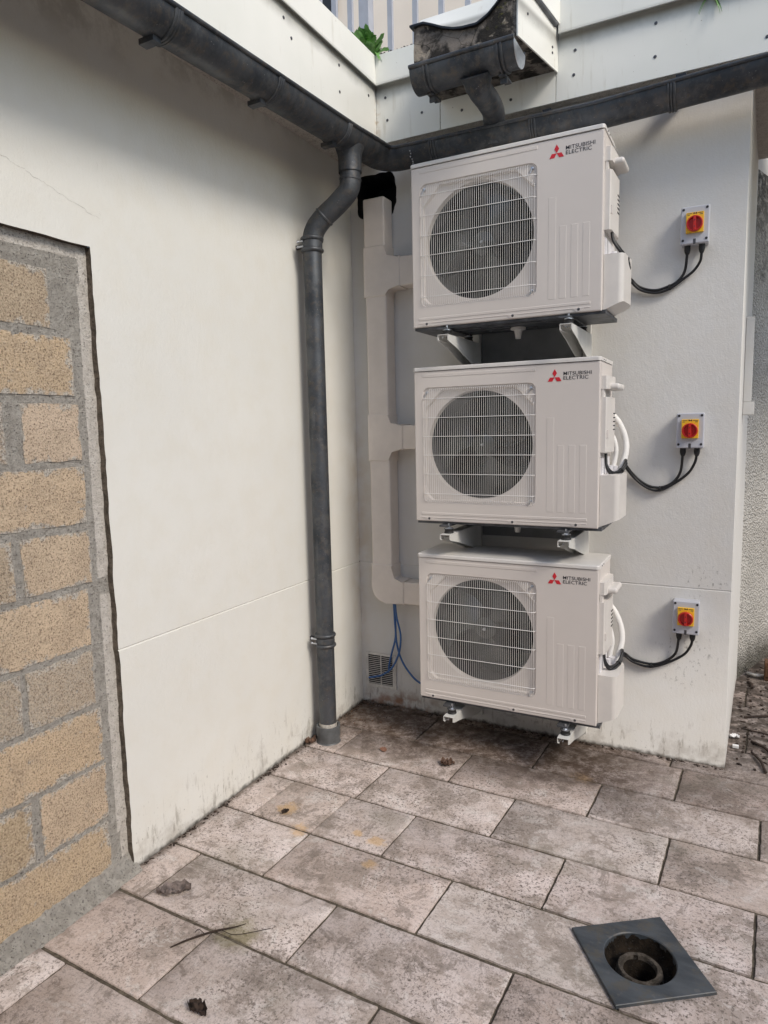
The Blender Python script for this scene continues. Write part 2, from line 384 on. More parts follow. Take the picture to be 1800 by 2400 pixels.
def mk_rough():
    x = N('roughcast_render'); P = x.sep(); f = x.noise(60, 6, .7); v = x.vor(70)
    c = x.mix(x.ramp(x.noise(3, 4), .35, .65), (.64, .62, .58), (.55, .53, .49))
    c = x.mix(x.ramp(f, .56, .66, 0, .8), c, (.12, .11, .10))
    up = x.math('MULTIPLY', x.ramp(x.math('ADD', P['Z'], x.noise(4, 4)), 2.7, 3.4), x.ramp(x.noise(20, 6, .75), .36, .56))
    c = x.mix(x.math('MULTIPLY', up, .85), c, (.06, .065, .06))
    dn = x.ramp(x.math('ADD', P['Z'], x.math('MULTIPLY', x.noise(12, 5, .7), .25)), .15, .38, 1, 0)
    c = x.mix(x.math('MULTIPLY', dn, .85), c, (.07, .065, .05))
    x.bump(v, .8, .02); x.bump(f, .8, .010); return x.done(c, .95, 0, .15)
M['rough'] = mk_rough()

# ---------------------------------------------------------------- ground
HX0, HX1, HY0, HY1 = 1.588, 1.788, -1.452, -1.252
DC = Vector((1.690, -1.352)); DR = .112
bm = B()
def quad(bm, x0, x1, y0, y1, z):
    bm.faces.new([bm.verts.new((x, y, z)) for x, y in ((x0, y0), (x1, y0), (x1, y1), (x0, y1))])
G = 60
for a in ((-G, G, -G, HY0), (-G, G, HY1, G), (-G, HX0, HY0, HY1), (HX1, G, HY0, HY1)): quad(bm, *a, -.0075)
tag(obj('ground', bm, M['joint']), kind='structure')

rows = [(.26, -.035, .45), (-.035, -.335, .493), (-.335, -.62, .187), (-.62, -.925, .489), (-.925, -1.225, .161), (-1.225, -1.515, .445),
        (-1.515, -1.80, .145), (-1.80, -2.10, .46), (-2.10, -2.40, .15)]
for k in range(8): rows.append((-2.40-.3*k, -2.70-.3*k, (.46, .155)[k % 2]))
for k in range(12): rows.append((.56+.3*k, .26+.3*k, (.76, .445)[k % 2]))
bm = B(); lay = bm.loops.layers.float_color.new('rnd')
GAP = .0072; SL = .027; SK = .045
def jig(a, b, s): return noise.noise(Vector((a*28, b*28, s)))*.0026+noise.noise(Vector((a*90, b*90, s+9)))*.0014
for ri, (yt, yb, off) in enumerate(rows):
    ym = (yt+yb)/2
    js = [off+.61*k for k in range(-3, 7)]
    if abs(off-.161) < 1e-6: js = sorted(js+[.457])
    for j0, j1 in zip(js, js[1:]):
        if j1 < -.05 or j0 > 4.2: continue
        rg = 0.003 if abs(j0-.457) < .001 or abs(j1-.457) < .001 else GAP
        def P(u, v):
            y = yb+(yt-yb)*v; y += (GAP if v < .001 else 0)-(GAP if v > .999 else 0)
            x = j0+(j1-j0)*u; x += (rg*.6 if u < .001 else 0)-(rg*.7 if u > .999 else 0)
            x += SK*(y-ym); y2 = y-SL*x
            return (x+jig(x, y2, ri*3.1+j0), y2+jig(y2, x, ri*1.7+5+j0))
        zt = random.uniform(-.0012, .0012); cr = (random.random(), random.random(), random.random(), 1)
        cx = (j0+j1)/2; hit = (j0-.02 < DC.x+DR and j1+.02 > DC.x-DR and yb-SL*cx-.02 < DC.y+DR and yt-SL*cx+.02 > DC.y-DR)
        fs = []
        nu, nv = 24, 12
        if hit: nu, nv = 60, 30
        edge = [P(u/nu, 0) for u in range(nu)]+[P(1, v/nv) for v in range(nv)]+[P(1-u/nu, 1) for u in range(nu)]+[P(0, 1-v/nv) for v in range(nv)]
        cen = Vector((sum(e[0] for e in edge)/len(edge), sum(e[1] for e in edge)/len(edge)))
        if not hit:
            def ins(e, d):
                dx, dy = cen.x-e[0], cen.y-e[1]; return (e[0]+math.copysign(min(d, abs(dx)), dx), e[1]+math.copysign(min(d, abs(dy)), dy))
            top = [bm.verts.new((*ins(e, .0022), zt)) for e in edge]
            mid = [bm.verts.new((e[0], e[1], zt-.0022)) for e in edge]
            bot = [bm.verts.new((e[0], e[1], -.013)) for e in edge]
            fs.append(bm.faces.new(top)); n = len(edge)
            for k in range(n):
                fs.append(bm.faces.new((mid[k], mid[(k+1) % n], top[(k+1) % n], top[k]))); fs.append(bm.faces.new((bot[k], bot[(k+1) % n], mid[(k+1) % n], mid[k])))
        else:
            gv = {}
            for i in range(nu+1):
                for j in range(nv+1): gv[i, j] = bm.verts.new((*P(i/nu, j/nv), zt))
            for i in range(nu):
                for j in range(nv):
                    q = [gv[i, j], gv[i+1, j], gv[i+1, j+1], gv[i, j+1]]; c = sum((w.co for w in q), Vector())/4
                    if (Vector((c.x, c.y))-DC).length > DR: fs.append(bm.faces.new(q))
            rim = [gv[i, 0] for i in range(nu)]+[gv[nu, j] for j in range(nv)]+[gv[nu-i, nv] for i in range(nu)]+[gv[0, nv-j] for j in range(nv)]
            rb = [bm.verts.new((w.co.x, w.co.y, -.013)) for w in rim]; n = len(rim)
            for k in range(n):
                d = (Vector((rim[k].co.x, rim[k].co.y))-DC).length
                if d > DR+.02: fs.append(bm.faces.new((rb[k], rb[(k+1) % n], rim[(k+1) % n], rim[k])))
        for f in fs:
            for l in f.loops: l[lay] = cr
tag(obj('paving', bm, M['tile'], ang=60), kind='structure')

# ---------------------------------------------------------------- back wall
ZG = .825
def wallprof(z1): return [(0, -.02), (0, ZG-.004), (-.003, ZG-.001), (-.003, ZG+.001), (0, ZG+.004), (0, z1)]
HOLE = [(.047, 2.695), (.043, 2.80), (.050, 2.888), (.10, 2.893), (.16, 2.889), (.20, 2.894), (.252, 2.886), (.268, 2.85), (.276, 2.80), (.274, 2.745), (.262, 2.70), (.251, 2.675), (.20, 2.668), (.15, 2.673), (.10, 2.670), (.06, 2.682)]
bm = B(); XE = 1.885
pr = wallprof(2.5)
va = [bm.verts.new((0, -d, z)) for d, z in pr]; vb = [bm.verts.new((XE, -d, z)) for d, z in pr]
for k in range(len(pr)-1): bm.faces.new((va[k], vb[k], vb[k+1], va[k+1]))
# upper part with the rough hole: fan between rectangle and hole outline
rect = [(0, 2.5), (.6, 2.5), (.6, 3.38), (0, 3.38)]
def ringpt(cx, cz, a):
    dx, dz = math.cos(a), math.sin(a); t = 1e9
    if dx > 1e-9: t = min(t, (.6-cx)/dx)
    if dx < -1e-9: t = min(t, -cx/dx)
    if dz > 1e-9: t = min(t, (3.38-cz)/dz)
    if dz < -1e-9: t = min(t, (2.5-cz)/dz)
    return (cx+dx*t, cz+dz*t)
hc = (.155, 2.78)
def holept(a):
    best = None; d = (math.cos(a), math.sin(a)); n = len(HOLE)
    for k in range(n):
        p, q = HOLE[k], HOLE[(k+1) % n]; ex, ez = q[0]-p[0], q[1]-p[1]; den = d[0]*ez-d[1]*ex
        if abs(den) < 1e-12: continue
        t = ((p[0]-hc[0])*ez-(p[1]-hc[1])*ex)/den; s = ((p[0]-hc[0])*d[1]-(p[1]-hc[1])*d[0])/den
        if t > 0 and -1e-6 <= s <= 1+1e-6: best = t if best is None else min(best, t)
    return (hc[0]+d[0]*best, hc[1]+d[1]*best)
angs = sorted([2*math.pi*k/64-math.pi for k in range(64)]+[math.atan2(z-hc[1], x-hc[0]) for x, z in rect])
ou, inn, dp, mi1 = [], [], [], []
for a in angs:
    o_ = ringpt(*hc, a); h_ = holept(a); jr = 1+.05*noise.noise(Vector((a*4, 3, 1)))
    h_ = (hc[0]+(h_[0]-hc[0])*jr, hc[1]+(h_[1]-hc[1])*jr)
    ou.append(bm.verts.new((o_[0], 0, o_[1]))); inn.append(bm.verts.new((h_[0], 0, h_[1]))); dp.append(bm.verts.new((hc[0]+(h_[0]-hc[0])*.94, .22, hc[1]+(h_[1]-hc[1])*.94)))
n = len(angs); darkf = []
for k in range(n):
    bm.faces.new((ou[k], ou[(k+1) % n], inn[(k+1) % n], inn[k])); f = bm.faces.new((inn[k], inn[(k+1) % n], dp[(k+1) % n], dp[k])); f.material_index = 1
f = bm.faces.new(dp); f.material_index = 1
bm.faces.new([bm.verts.new(c) for c in ((.6, 0, 2.5), (XE, 0, 2.5), (XE, 0, 3.38), (.6, 0, 3.38))])
# return of the wall at its free end (slight flare), rounded arris
ret = [(XE, 0), (XE+.004, .006), (1.9035, .5), (1.915, .9), (1.929, 1.24)]
for p, q in zip(ret, ret[1:]):
    bm.faces.new([bm.verts.new((p[0], p[1], -.02)), bm.verts.new((q[0], q[1], -.02)), bm.verts.new((q[0], q[1], 3.38)), bm.verts.new((p[0], p[1], 3.38))])
bmesh.ops.remove_doubles(bm, verts=bm.verts[:], dist=.0004)
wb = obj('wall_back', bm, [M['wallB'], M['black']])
tag(wb, 'white rendered back wall that carries the three outdoor units and red switches', 'wall')
# little ledge trim on the return
bm = B(); box(bm, 1.9, 1.935, .35, .42, 1.66, 2.05, .004); box(bm, 1.9, 1.948, .35, .42, 1.60, 1.66, .004)
obj('edge_trim', bm, M['wallB'], wb)

# ---------------------------------------------------------------- left wall (with the bricked-up opening)
bm = B(); YO, ZO = -1.705, 2.18; YN = -3.6
def ej(z): return YO+noise.noise(Vector((1.3, z*9, 4)))*.005+noise.noise(Vector((1.3, z*45, 4)))*.004
zs = [-.02]+[.02+.03*k for k in range(26)]+[ZG-.004, ZG-.001, ZG+.001, ZG+.004]+[.86+.03*k for k in range(44)]+[ZO]
def gx(z): return -.004 if abs(z-ZG) < .0015 else 0
cols = [0]
A = [bm.verts.new((gx(z), 0, z)) for z in zs]; Bv = [bm.verts.new((gx(z), YO+.03, z)) for z in zs]
Cv = [bm.verts.new((gx(z)-.0005, ej(z), z)) for z in zs]; Dv = [bm.verts.new((-.005, ej(z)+.001, z)) for z in zs]; Ev = [bm.verts.new((-.08, ej(z)*.4+YO*.6, z)) for z in zs]
for k in range(len(zs)-1):
    bm.faces.new((A[k], A[k+1], Bv[k+1], Bv[k])); bm.faces.new((Bv[k], Bv[k+1], Cv[k+1], Cv[k]))
    bm.faces.new((Cv[k], Cv[k+1], Dv[k+1], Dv[k])).material_index = 1
    bm.faces.new((Dv[k], Dv[k+1], Ev[k+1], Ev[k])).material_index = 1
ys = [YO-.04*k for k in range(1, 48)]
def tj(y): return ZO+noise.noise(Vector((4, y*7, 2)))*.005
T = [Cv[-1]]+[bm.verts.new((0, y, tj(y))) for y in ys]; T2 = [Ev[-1]]+[bm.verts.new((-.08, y, ZO)) for y in ys]; T1 = [Bv[-1]]+[bm.verts.new((0, y, ZO+.05)) for y in ys]
for k in range(len(T)-1):
    bm.faces.new((T[k], T[k+1], T2[k+1], T2[k])).material_index = 1
    bm.faces.new((T[k], T1[k], T1[k+1], T[k+1]))
top = [bm.verts.new((0, 0, 3.4)), bm.verts.new((0, YO+.03, 3.4)), bm.verts.new((0, ys[-1], 3.4))]
bm.faces.new((A[-1], top[0], top[1], Bv[-1])); bm.faces.new([top[1], top[2], T1[-1]]+T1[-2::-1])
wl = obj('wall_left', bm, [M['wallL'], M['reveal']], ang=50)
tag(wl, 'cream rendered left wall around a bricked up doorway', 'wall')
# hairline cracks on the left wall (engraved look: thin dark slivers)
def crack(pts, w, name='crack'):
    bm = B(); P = catmull(pts, 10)
    L = []
    for i, p in enumerate(P):
        jz = noise.noise(Vector((p.y*60, p.z*60, 1)))*.006; ww = w*(.35+.9*abs(noise.noise(Vector((p.y*25, p.z*25, 7)))))
        L.append((bm.verts.new((.0006, p.y+jz, p.z+jz-ww)), bm.verts.new((.0006, p.y+jz, p.z+jz+ww))))
    for a, b in zip(L, L[1:]): bm.faces.new((a[0], b[0], b[1], a[1]))
    obj(name, bm, M['reveal'], wl)
crack([(0, -2.05, 2.385), (0, -1.93, 2.355), (0, -1.85, 2.33), (0, -1.74, 2.30), (0, -1.66, 2.275)], .00035)
crack([(0, -1.655, 2.275), (0, -1.656, 2.40), (0, -1.652, 2.55), (0, -1.655, 2.68)], .0006)

# block infill
bl = thing('block_infill', (0, -1.9, 0), 'tan and grey aggregate blocks filling the old doorway in the left wall', 'block wall')
bm = B()
nz, ny = 110, 80; g = {}
for i in range(ny+1):
    for j in range(nz+1):
        y = YO+.012-(1.55)*(i/ny)**1.3; z = -.02+2.22*j/nz
        d = noise.noise(Vector((y*22, z*22, 3)))*.004+noise.noise(Vector((y*60, z*60, 8)))*.0025
        g[i, j] = bm.verts.new((-.0265+d, y, z))
for i in range(ny):
    for j in range(nz):
        f = bm.faces.new((g[i, j], g[i+1, j], g[i+1, j+1], g[i, j+1])); y = g[i, j].co.y; z = g[i, j].co.z
        e = .034+.012*noise.noise(Vector((0, z*5, 2)))
        f.material_index = 1 if (y > YO-e and (z > 1.08 or z < 1.02)) or z > 2.125 else 0
mo = obj('mortar_bed', bm, [M['mortar'], M['mortar2']], bl, ang=80, loc=(0, 1.9, 0))
brk = [(.045, .225, [(-1.785, -2.30), (-2.32, -2.8)], [(.58, .44, .29)]*2), (.245, .437, [(-1.780, -2.026), (-2.062, -2.54)], [(.62, .48, .35), (.44, .34, .22)]),
       (.457, .645, [(-1.782, -2.29), (-2.31, -2.8)], [(.64, .48, .32)]*2), (.667, .848, [(-1.797, -2.035), (-2.062, -2.55)], [(.42, .38, .33), (.40, .36, .31)]),
       (.871, 1.060, [(-1.796, -2.30), (-2.32, -2.8)], [(.64, .50, .36)]*2), (1.084, 1.258, [(-1.776, -2.014), (-2.05, -2.55)], [(.62, .49, .36), (.42, .35, .27)]),
       (1.288, 1.470, [(-1.778, -2.29), (-2.31, -2.8)], [(.66, .51, .36)]*2), (1.494, 1.672, [(-1.781, -1.975), (-2.04, -2.5)], [(.64, .51, .40), (.30, .27, .24)]),
       (1.702, 1.880, [(-1.790, -2.28), (-2.30, -2.8)], [(.68, .51, .33)]*2), (1.910, 2.085, [(-1.858, -2.28), (-2.3, -2.8)], [(.46, .37, .27)]*2)]
bm = B(); lay = bm.loops.layers.float_color.new('rnd'); bm.loops.layers.float_color.new('edge')
for z0, z1, ss, cc in brk:
    z0 -= .0045; z1 += .0045
    for (ya, yb), col in zip(ss, cc):
        ya += .006; yb -= .006
        t = B(); n1, n2 = 30, 12; gg = {}
        for i in range(n1+1):
            for j in range(n2+1):
                y = ya+(yb-ya)*i/n1; z = z0+(z1-z0)*j/n2; ed = min(i, n1-i, 2*j, 2*(n2-j)); jj = 0
                x = -.0225+noise.noise(Vector((y*14, z*14, 5)))*.002
                if i in (0, n1) or j in (0, n2): x = -.052; 
                y += noise.noise(Vector((y*20, z*20, 1)))*.005; z += noise.noise(Vector((y*18, z*20, 6)))*.005
                if ed == 1 or ed == 2: x -= .0015
                gg[i, j] = t.verts.new((x, y, z))
        for i in range(n1):
            for j in range(n2): t.faces.new((gg[i, j], gg[i+1, j], gg[i+1, j+1], gg[i, j+1]))
        # push border ring out so that sides are steep
        for i in range(n1+1):
            for j in (0, n2): k = 1 if j == 0 else n2-1; gg[i, k].co.z = gg[i, j].co.z-(-.003 if j == 0 else .003)
        for j in range(n2+1):
            for i in (0, n1): k = 1 if i == 0 else n1-1; gg[k, j].co.y = gg[i, j].co.y-(.003 if i == 0 else -.003)
        for f in t.faces: f.material_index = 0
        vi = {v: k_ for k_, v in gg.items()}
        te = t.loops.layers.float_color.new('edge')
        tl = t.loops.layers.float_color.new('rnd'); s = random.uniform(.92, 1.05)
        for f in t.faces:
            for l in f.loops:
                l[tl] = (col[0]*s, col[1]*s, col[2]*s, 1); i, j = vi[l.vert]
                e_ = min(min(i, n1-i)/1.8, min(j, n2-j)/1.8); e_ = min(1, e_); l[te] = (e_, e_, e_, 1)
        addbm(bm, t)
tag(obj('block', bm, M['block'], bl, ang=70, loc=(0, 1.9, 0)))
bm = B(); n1 = 90; pr_ = [(-.036, .085), (-.024, .060), (-.010, .030), (.018, .014), (.034, -.004)]
prev = None
for i in range(n1+1):
    y = YO+.01-1.5*i/n1; row = []
    for q, (x, z) in enumerate(pr_):
        dd = noise.noise(Vector((y*16, q*3.1, 2)))*.009+noise.noise(Vector((y*50, q*5, 3)))*.005
        row.append(bm.verts.new((x+dd*(q > 0), y, z+abs(dd)*.6)))
    if prev:
        for k in range(len(pr_)-1): bm.faces.new((prev[k], row[k], row[k+1], prev[k+1]))
    prev = row
obj('mortar_skirt', bm, M['mortar'], bl, ang=80, loc=(0, 1.9, 0))

# ---------------------------------------------------------------- rough wall beyond
bm = B()
pl = [(1.9285, 1.238), (2.115, 1.81), (2.75, 3.75), (3.2, 5.1)]
for (p, q) in zip(pl, pl[1:]):
    for z0, z1, mi in ((-.02, 2.97, 0), (2.97, 3.6, 1)):
        f = bm.faces.new([bm.verts.new((p[0], p[1], z0)), bm.verts.new((q[0], q[1], z0)), bm.verts.new((q[0], q[1], z1)), bm.verts.new((p[0], p[1], z1))]); f.material_index = mi
tag(obj('rear_wall', bm, [M['rough'], M['wallB']]), 'roughcast wall with black stains seen beyond the end of the back wall', 'wall')

# two added walls, out of the picture, that block low sky light
for nm, a, l in (('sky_block_right', (7.4, 7.8, -9, 9, -.02, 2.8), 'plain wall added to block low sky, facing the left wall, outside the picture'), ('sky_block_behind', (-6, 8, -8, -6.6, -.02, 4.6), 'plain wall added to block low sky, behind the viewer, outside the picture')):
    bm = B(); box(bm, *a); tag(obj(nm, bm, M['yard']), l, 'wall')

# ---------------------------------------------------------------- parapet, fascia, flashing
XF, YF = .20, -.06
ZB, ZM, ZT = 3.005, 3.268, 3.408
par = thing('parapet', (0, 0, 2.9), 'white panelled terrace edge running around the corner above the gutters', 'parapet')
def pobj(name, bm, mat, parent=par, **k):
    o = obj(name, bm, mat, parent, **k); o.location = -Vector((0, 0, 2.9)) if parent is par else (0, 0, 0); return o
bm = B(); box(bm, -3, XF-.008, -3.8, .001, ZB-.06, ZT-.012); box(bm, XF-.0079, 3.6, YF+.008, 1.2, ZB+.002, ZT-.012)
pobj('terrace_slab', bm, M['mortar2'])
FP = []
for x0, x1, z0 in ((XF+.0005, .547, ZB), (.550, 1.105, ZB), (1.108, 3.4, ZB)):
    bm = B(); box(bm, x0, x1, YF, YF+.007, z0, ZM+.02, .0012); FP.append(pobj('fascia_panel', bm, M['panel']))
bm = B(); prism(bm, [(-3.8, 2.712), (YF-.0005, 2.885), (YF-.0005, ZM+.02), (-3.8, ZM+.02)], 'X', XF-.007, XF); FP.append(pobj('fascia_panel', bm, M['panel']))
# flashing strips: folded sheet with a drip
bm = B(); XFl, YFl = XF+.012, YF-.025
prl = [(0, ZT), (0, ZM+.004), (.006, ZM), (.008, ZM+.003), (.003, ZM+.006), (.003, ZT+.003), (-.12, ZT+.006), (-.12, ZT+.003)]
sweep(bm, [(XFl, -3.8, 0), (XFl, YFl-.001, 0)], prl); pobj('flashing_strip', bm, M['panel'], ang=20)
bm = B(); sweep(bm, [(XFl+.0035, YFl, 0), (.562, YFl, 0)], prl); pobj('flashing_strip', bm, M['panel'], ang=20)
bm = B(); sweep(bm, [(1.122, YFl, 0), (3.4, YFl, 0)], prl); pobj('flashing_strip', bm, M['panel'], ang=20)
def screw(p, axis, parent, r=.0065, mat=None):
    bm = B(); p = Vector(p); d = Vector((1, 0, 0)) if axis == 'X' else Vector((0, -1, 0))
    tube(bm, [p-d*.002, p+d*.002, p+d*.0032], [r, r, r*.5], 12)
    o = obj('screw', bm, mat or M['screwh'], parent)
    if parent is par: o.location = (0, 0, -2.9)
    elif parent.type == 'EMPTY': o.location = -Vector(parent.location)
    return o
for x, z in ((.253, 3.218), (.262, 3.110), (.452, 3.105), (.66, 3.07), (.90, 3.062), (1.19, 3.20), (1.185, 3.10), (1.52, 3.22), (1.52, 3.09), (1.93, 3.22), (1.93, 3.06)):
    screw((x, YF, z), 'Y', par)
for y, z in ((-.16, 3.03), (-.42, 3.115), (-.80, 3.17), (-.42, 3.23), (-.85, 3.225), (-1.05, 3.235), (-1.22, 3.15), (-.14, 3.21)):
    screw((XF, y, z), 'X', par)

# protruding concrete outlet box
bx = thing('concrete_outlet_box', (.82, -.06, 3.13), 'mossy broken concrete outlet box jutting from the parapet above the small gutter', 'outlet box')
def bobj(name, bm, mat, **k):
    o = obj(name, bm, mat, bx, **k); o.location = (-.82, .06, -3.13); return o
bm = B()
tops = [(.578, 3.285), (.63, 3.284), (.667, 3.268), (.72, 3.242), (.765, 3.226), (.805, 3.219), (.868, 3.216), (.915, 3.237), (.953, 3.268), (.983, 3.30), (1.03, 3.34)]
ux = [.578+(1.034-.578)*i/40 for i in range(41)]
def tz(x):
    for (a, b), (c, d) in zip(tops, tops[1:]):
        if a <= x <= c: return b+(d-b)*(x-a)/(c-a)
    return tops[-1][1]
fr = [[], []]; nzz = 14
for x in ux:
    col = []
    for j in range(nzz+1):
        z = 3.136+(tz(x)-.002-3.136)*j/nzz; dy = noise.noise(Vector((x*18, z*18, 4)))*.006
        col.append(bm.verts.new((x, -.42+dy, z)))
    fr[0].append(col)
for a, b in zip(fr[0], fr[0][1:]):
    for j in range(nzz): bm.faces.new((a[j], b[j], b[j+1], a[j+1]))
bk = [bm.verts.new((.545+(1.108-.545)*i/40, -.05, 3.136)) for i in range(41)]
for i in range(40): bm.faces.new((fr[0][i][0], bk[i], bk[i+1], fr[0][i+1][0]))
lt = bm.verts.new((.545, -.05, 3.38)); bm.faces.new([c for c in fr[0][0]][::1]+[lt, bk[0]])
rt = bm.verts.new((1.104, -.05, 3.40)); bm.faces.new([c for c in fr[0][-1]][::-1]+[bk[-1], rt])
bobj('concrete_body', bm, M['stone'], ang=60)
# white side cladding
bm = B()
p0, p1 = Vector((1.036, -.426)), Vector((1.110, -.0605))
d = (p1-p0).normalized(); nn = Vector((d.y, -d.x))
def plate(bm, p0, p1, z00, z01, z10, z11, th):
    a = [(p0, z00), (p1, z10), (p1, z11), (p0, z01)]
    v0 = [bm.verts.new((p.x, p.y, z)) for p, z in a]; v1 = [bm.verts.new((p.x+nn.x*th, p.y+nn.y*th, z)) for p, z in a]
    bm.faces.new(v0); bm.faces.new(v1[::-1])
    for k in range(4): bm.faces.new((v0[k], v1[k], v1[(k+1) % 4], v0[(k+1) % 4]))
plate(bm, p0, p1, 3.130, 3.345, 3.126, 3.30, .006); bobj('side_panel', bm, M['panel'])
for q, z in ((.22, 3.245), (.84, 3.185), (.84, 3.208)):
    p = p0.lerp(p1, q)+nn*.006; b2 = B(); tube(b2, [(p.x-nn.x*.002, p.y-nn.y*.002, z), (p.x+nn.x*.003, p.y+nn.y*.003, z)], .005, 10); bobj('screw', b2, M['screwh'])
bm = B(); tube(bm, [(1.046, -.43, 3.352), (1.075, -.28, 3.335), (1.112, -.10, 3.308)], .012, 12); bobj('lead_roll', bm, M['lead'])
bm = B(); plate(bm, Vector((1.060, -.40)), Vector((1.125, -.085)), 3.35, 3.43, 3.31, 3.41, .004); bobj('flashing_strip', bm, M['panel'])
# black drip edge following the broken top, and the white lid sheet above it
bm = B(); prevv = None
for x in [.566+(1.03-.566)*i/50 for i in range(51)]:
    z = tz(max(x, .578)); row = [bm.verts.new((x, -.437, z-.002)), bm.verts.new((x, -.437, z+.006)), bm.verts.new((x, -.36, z+.010)), bm.verts.new((x, -.36, z+.002))]
    if prevv:
        for k in range(4): bm.faces.new((prevv[k], prevv[(k+1) % 4], row[(k+1) % 4], row[k]))
    else: bm.faces.new(row)
    prevv = row
bm.faces.new(prevv); bobj('drip_edge', bm, M['dark_edge'])
bm = B(); rws = []
for i in range(41):
    s = i/40; x = .586+(1.05-.586)*s; z = tz(max(x, .578))
    zt2 = 3.345
    rws.append([bm.verts.new((x, -.405, z+.008)), bm.verts.new((x, -.36, max(z+.012, 3.343+.0*s))), bm.verts.new((x+.01, -.35, max(z+.014, 3.346))), bm.verts.new((x+.03*s-.02*(1-s), -.06, 3.41))])
for a, b in zip(rws, rws[1:]):
    for k in range(3): bm.faces.new((a[k], a[k+1], b[k+1], b[k]))
bobj('cover_sheet', bm, M['panel'], ang=60)

# ---------------------------------------------------------------- gutters
RG = .075
def gprof(r, th=.0022, bead=.010):
    out = [(-r, .0), (-r, .012)] if False else []
    n = 22; pts = []
    for k in range(n+1):
        a = math.pi*k/n; pts.append((r*math.cos(a), -r*math.sin(a)))      # +r (outer rim) .. -r (back)
    pts.append((-r, .012)); pts.append((-r+th, .012))
    for k in range(n, -1, -1):
        a = math.pi*k/n; pts.append(((r-th)*math.cos(a), -(r-th)*math.sin(a)))
    return pts
gut = thing('rain_gutter', (XF+.078, -.5, 2.85), 'long dark zinc half round gutter turning the corner under the white fascia', 'gutter')
def gobj(name, bm, mat, **k):
    o = obj(name, bm, mat, gut, **k); o.location = -Vector(gut.location); return o
XG, YG = XF+.080, YF-.080
def zl(y): return 2.905+(y+.14)*.046
def zr(x): return 2.905-.009*min(max(x-.3, 0), 1.0)/1.0+max(0, x-1.3)*.045
# travel: from far -y up to the corner then +x ; outer rim is to the right of travel (+x side, then -y side)
pathL = [(XG, y, zl(y)) for y in (-3.8, -3.0, -2.2, -1.6, -1.1, -.62, -.50)]
bm = B(); sweep(bm, pathL, gprof(RG)); tube(bm, [(XG+RG+.002, y, z+.002) for _, y, z in pathL], .0075, 10); gobj('gutter_trough', bm, M['zinc'])
pathC = []
c0 = Vector((XG+.10, YG-.10))
for k in range(0, 9):
    a = math.pi-math.pi/2*k/8; pathC.append((c0.x+.10*math.cos(a), c0.y+.10*math.sin(a), 2.905))
pathC = [(XG, -.499, zl(-.499)), (XG, -.36, 2.899)]+pathC+[(.45, YG, 2.905)]
bm = B(); sweep(bm, pathC, gprof(RG+.0015))
off = []
for i, p in enumerate(pathC):
    a = Vector(pathC[max(i-1, 0)]); b = Vector(pathC[min(i+1, len(pathC)-1)]); t = (b-a); t.z = 0; t.normalize()
    off.append(Vector(p)+Vector((t.y, -t.x, 0))*(RG+.003)+Vector((0, 0, .002)))
tube(bm, off, .008, 10); gobj('corner_piece', bm, M['zinc'])
pathR = [(x, YG, zr(x)) for x in (.449, .57, .8, 1.05, 1.3, 1.6, 2.0, 2.6, 3.4)]
bm = B(); sweep(bm, pathR, gprof(RG)); tube(bm, [(x, y-RG-.002, z+.002) for x, y, z in pathR], .0075, 10); gobj('gutter_trough', bm, M['zinc'])
def band(p, t, r=RG+.002, w=.011, nm='joint_band', h=.004):
    p = Vector(p); t = Vector(t); bm = B()
    for dd in (-w, 0, w):
        pth = [p+t*(dd-.006), p+t*(dd-.003), p+t*(dd+.003), p+t*(dd+.006)]
        rr = [r, r+h, r+h, r]
        rings = []
        s = Vector((t.y, -t.x, 0))
        for q, r_ in zip(pth, rr): rings.append([bm.verts.new(q+s*r_*math.cos(a)+Vector((0, 0, -r_*math.sin(a)))) for a in [math.pi*k/24*1.0-.05+.1*k/24 for k in range(25)]])
        for a, b in zip(rings, rings[1:]):
            for k in range(24): bm.faces.new((a[k], a[k+1], b[k+1], b[k]))
    return gobj(nm, bm, M['zincpipe'])
for y in (-1.62, -1.10, -.60): band((XG, y, zl(y)), (0, 1, 0))
for x in (.565, 1.04, 1.60): band((x, YG, zr(x)), (1, 0, 0))
for y in (-1.68, -1.16, -.66):
    bm = B(); box(bm, XG-.050, XG+.012, y+.012, y+.045, zl(y)-RG-.014, zl(y)-RG+.004, .002); gobj('gutter_bracket', bm, M['zinc'])
for x in (1.09, 1.63):
    bm = B(); box(bm, x-.02, x+.02, YG-.01, .0, zr(x)+.0, zr(x)+.05, .002); gobj('gutter_bracket', bm, M['dark_edge'])
bm = B()
for k in range(9): 
    a = .35+k*.16; p = Vector((.455+.003*math.sin(k*2.3), YG-(RG+.002)*math.cos(a), zr(.45)-(RG+.002)*math.sin(a)))
    t = B(); bmesh.ops.create_icosphere(t, subdivisions=1, radius=.004+.002*math.sin(k*3)**2); 
    for v in t.verts: v.co = v.co+p
    addbm(bm, t)
gobj('solder_seam', bm, M['steel'])
# outlet spigot
bm = B(); lathe(bm, [(.066, .02), (.056, -.01), (.053, -.03), (.053, -.09)], (XG-.004, -.475, 2.82)); gobj('outlet_spigot', bm, M['zinc'])

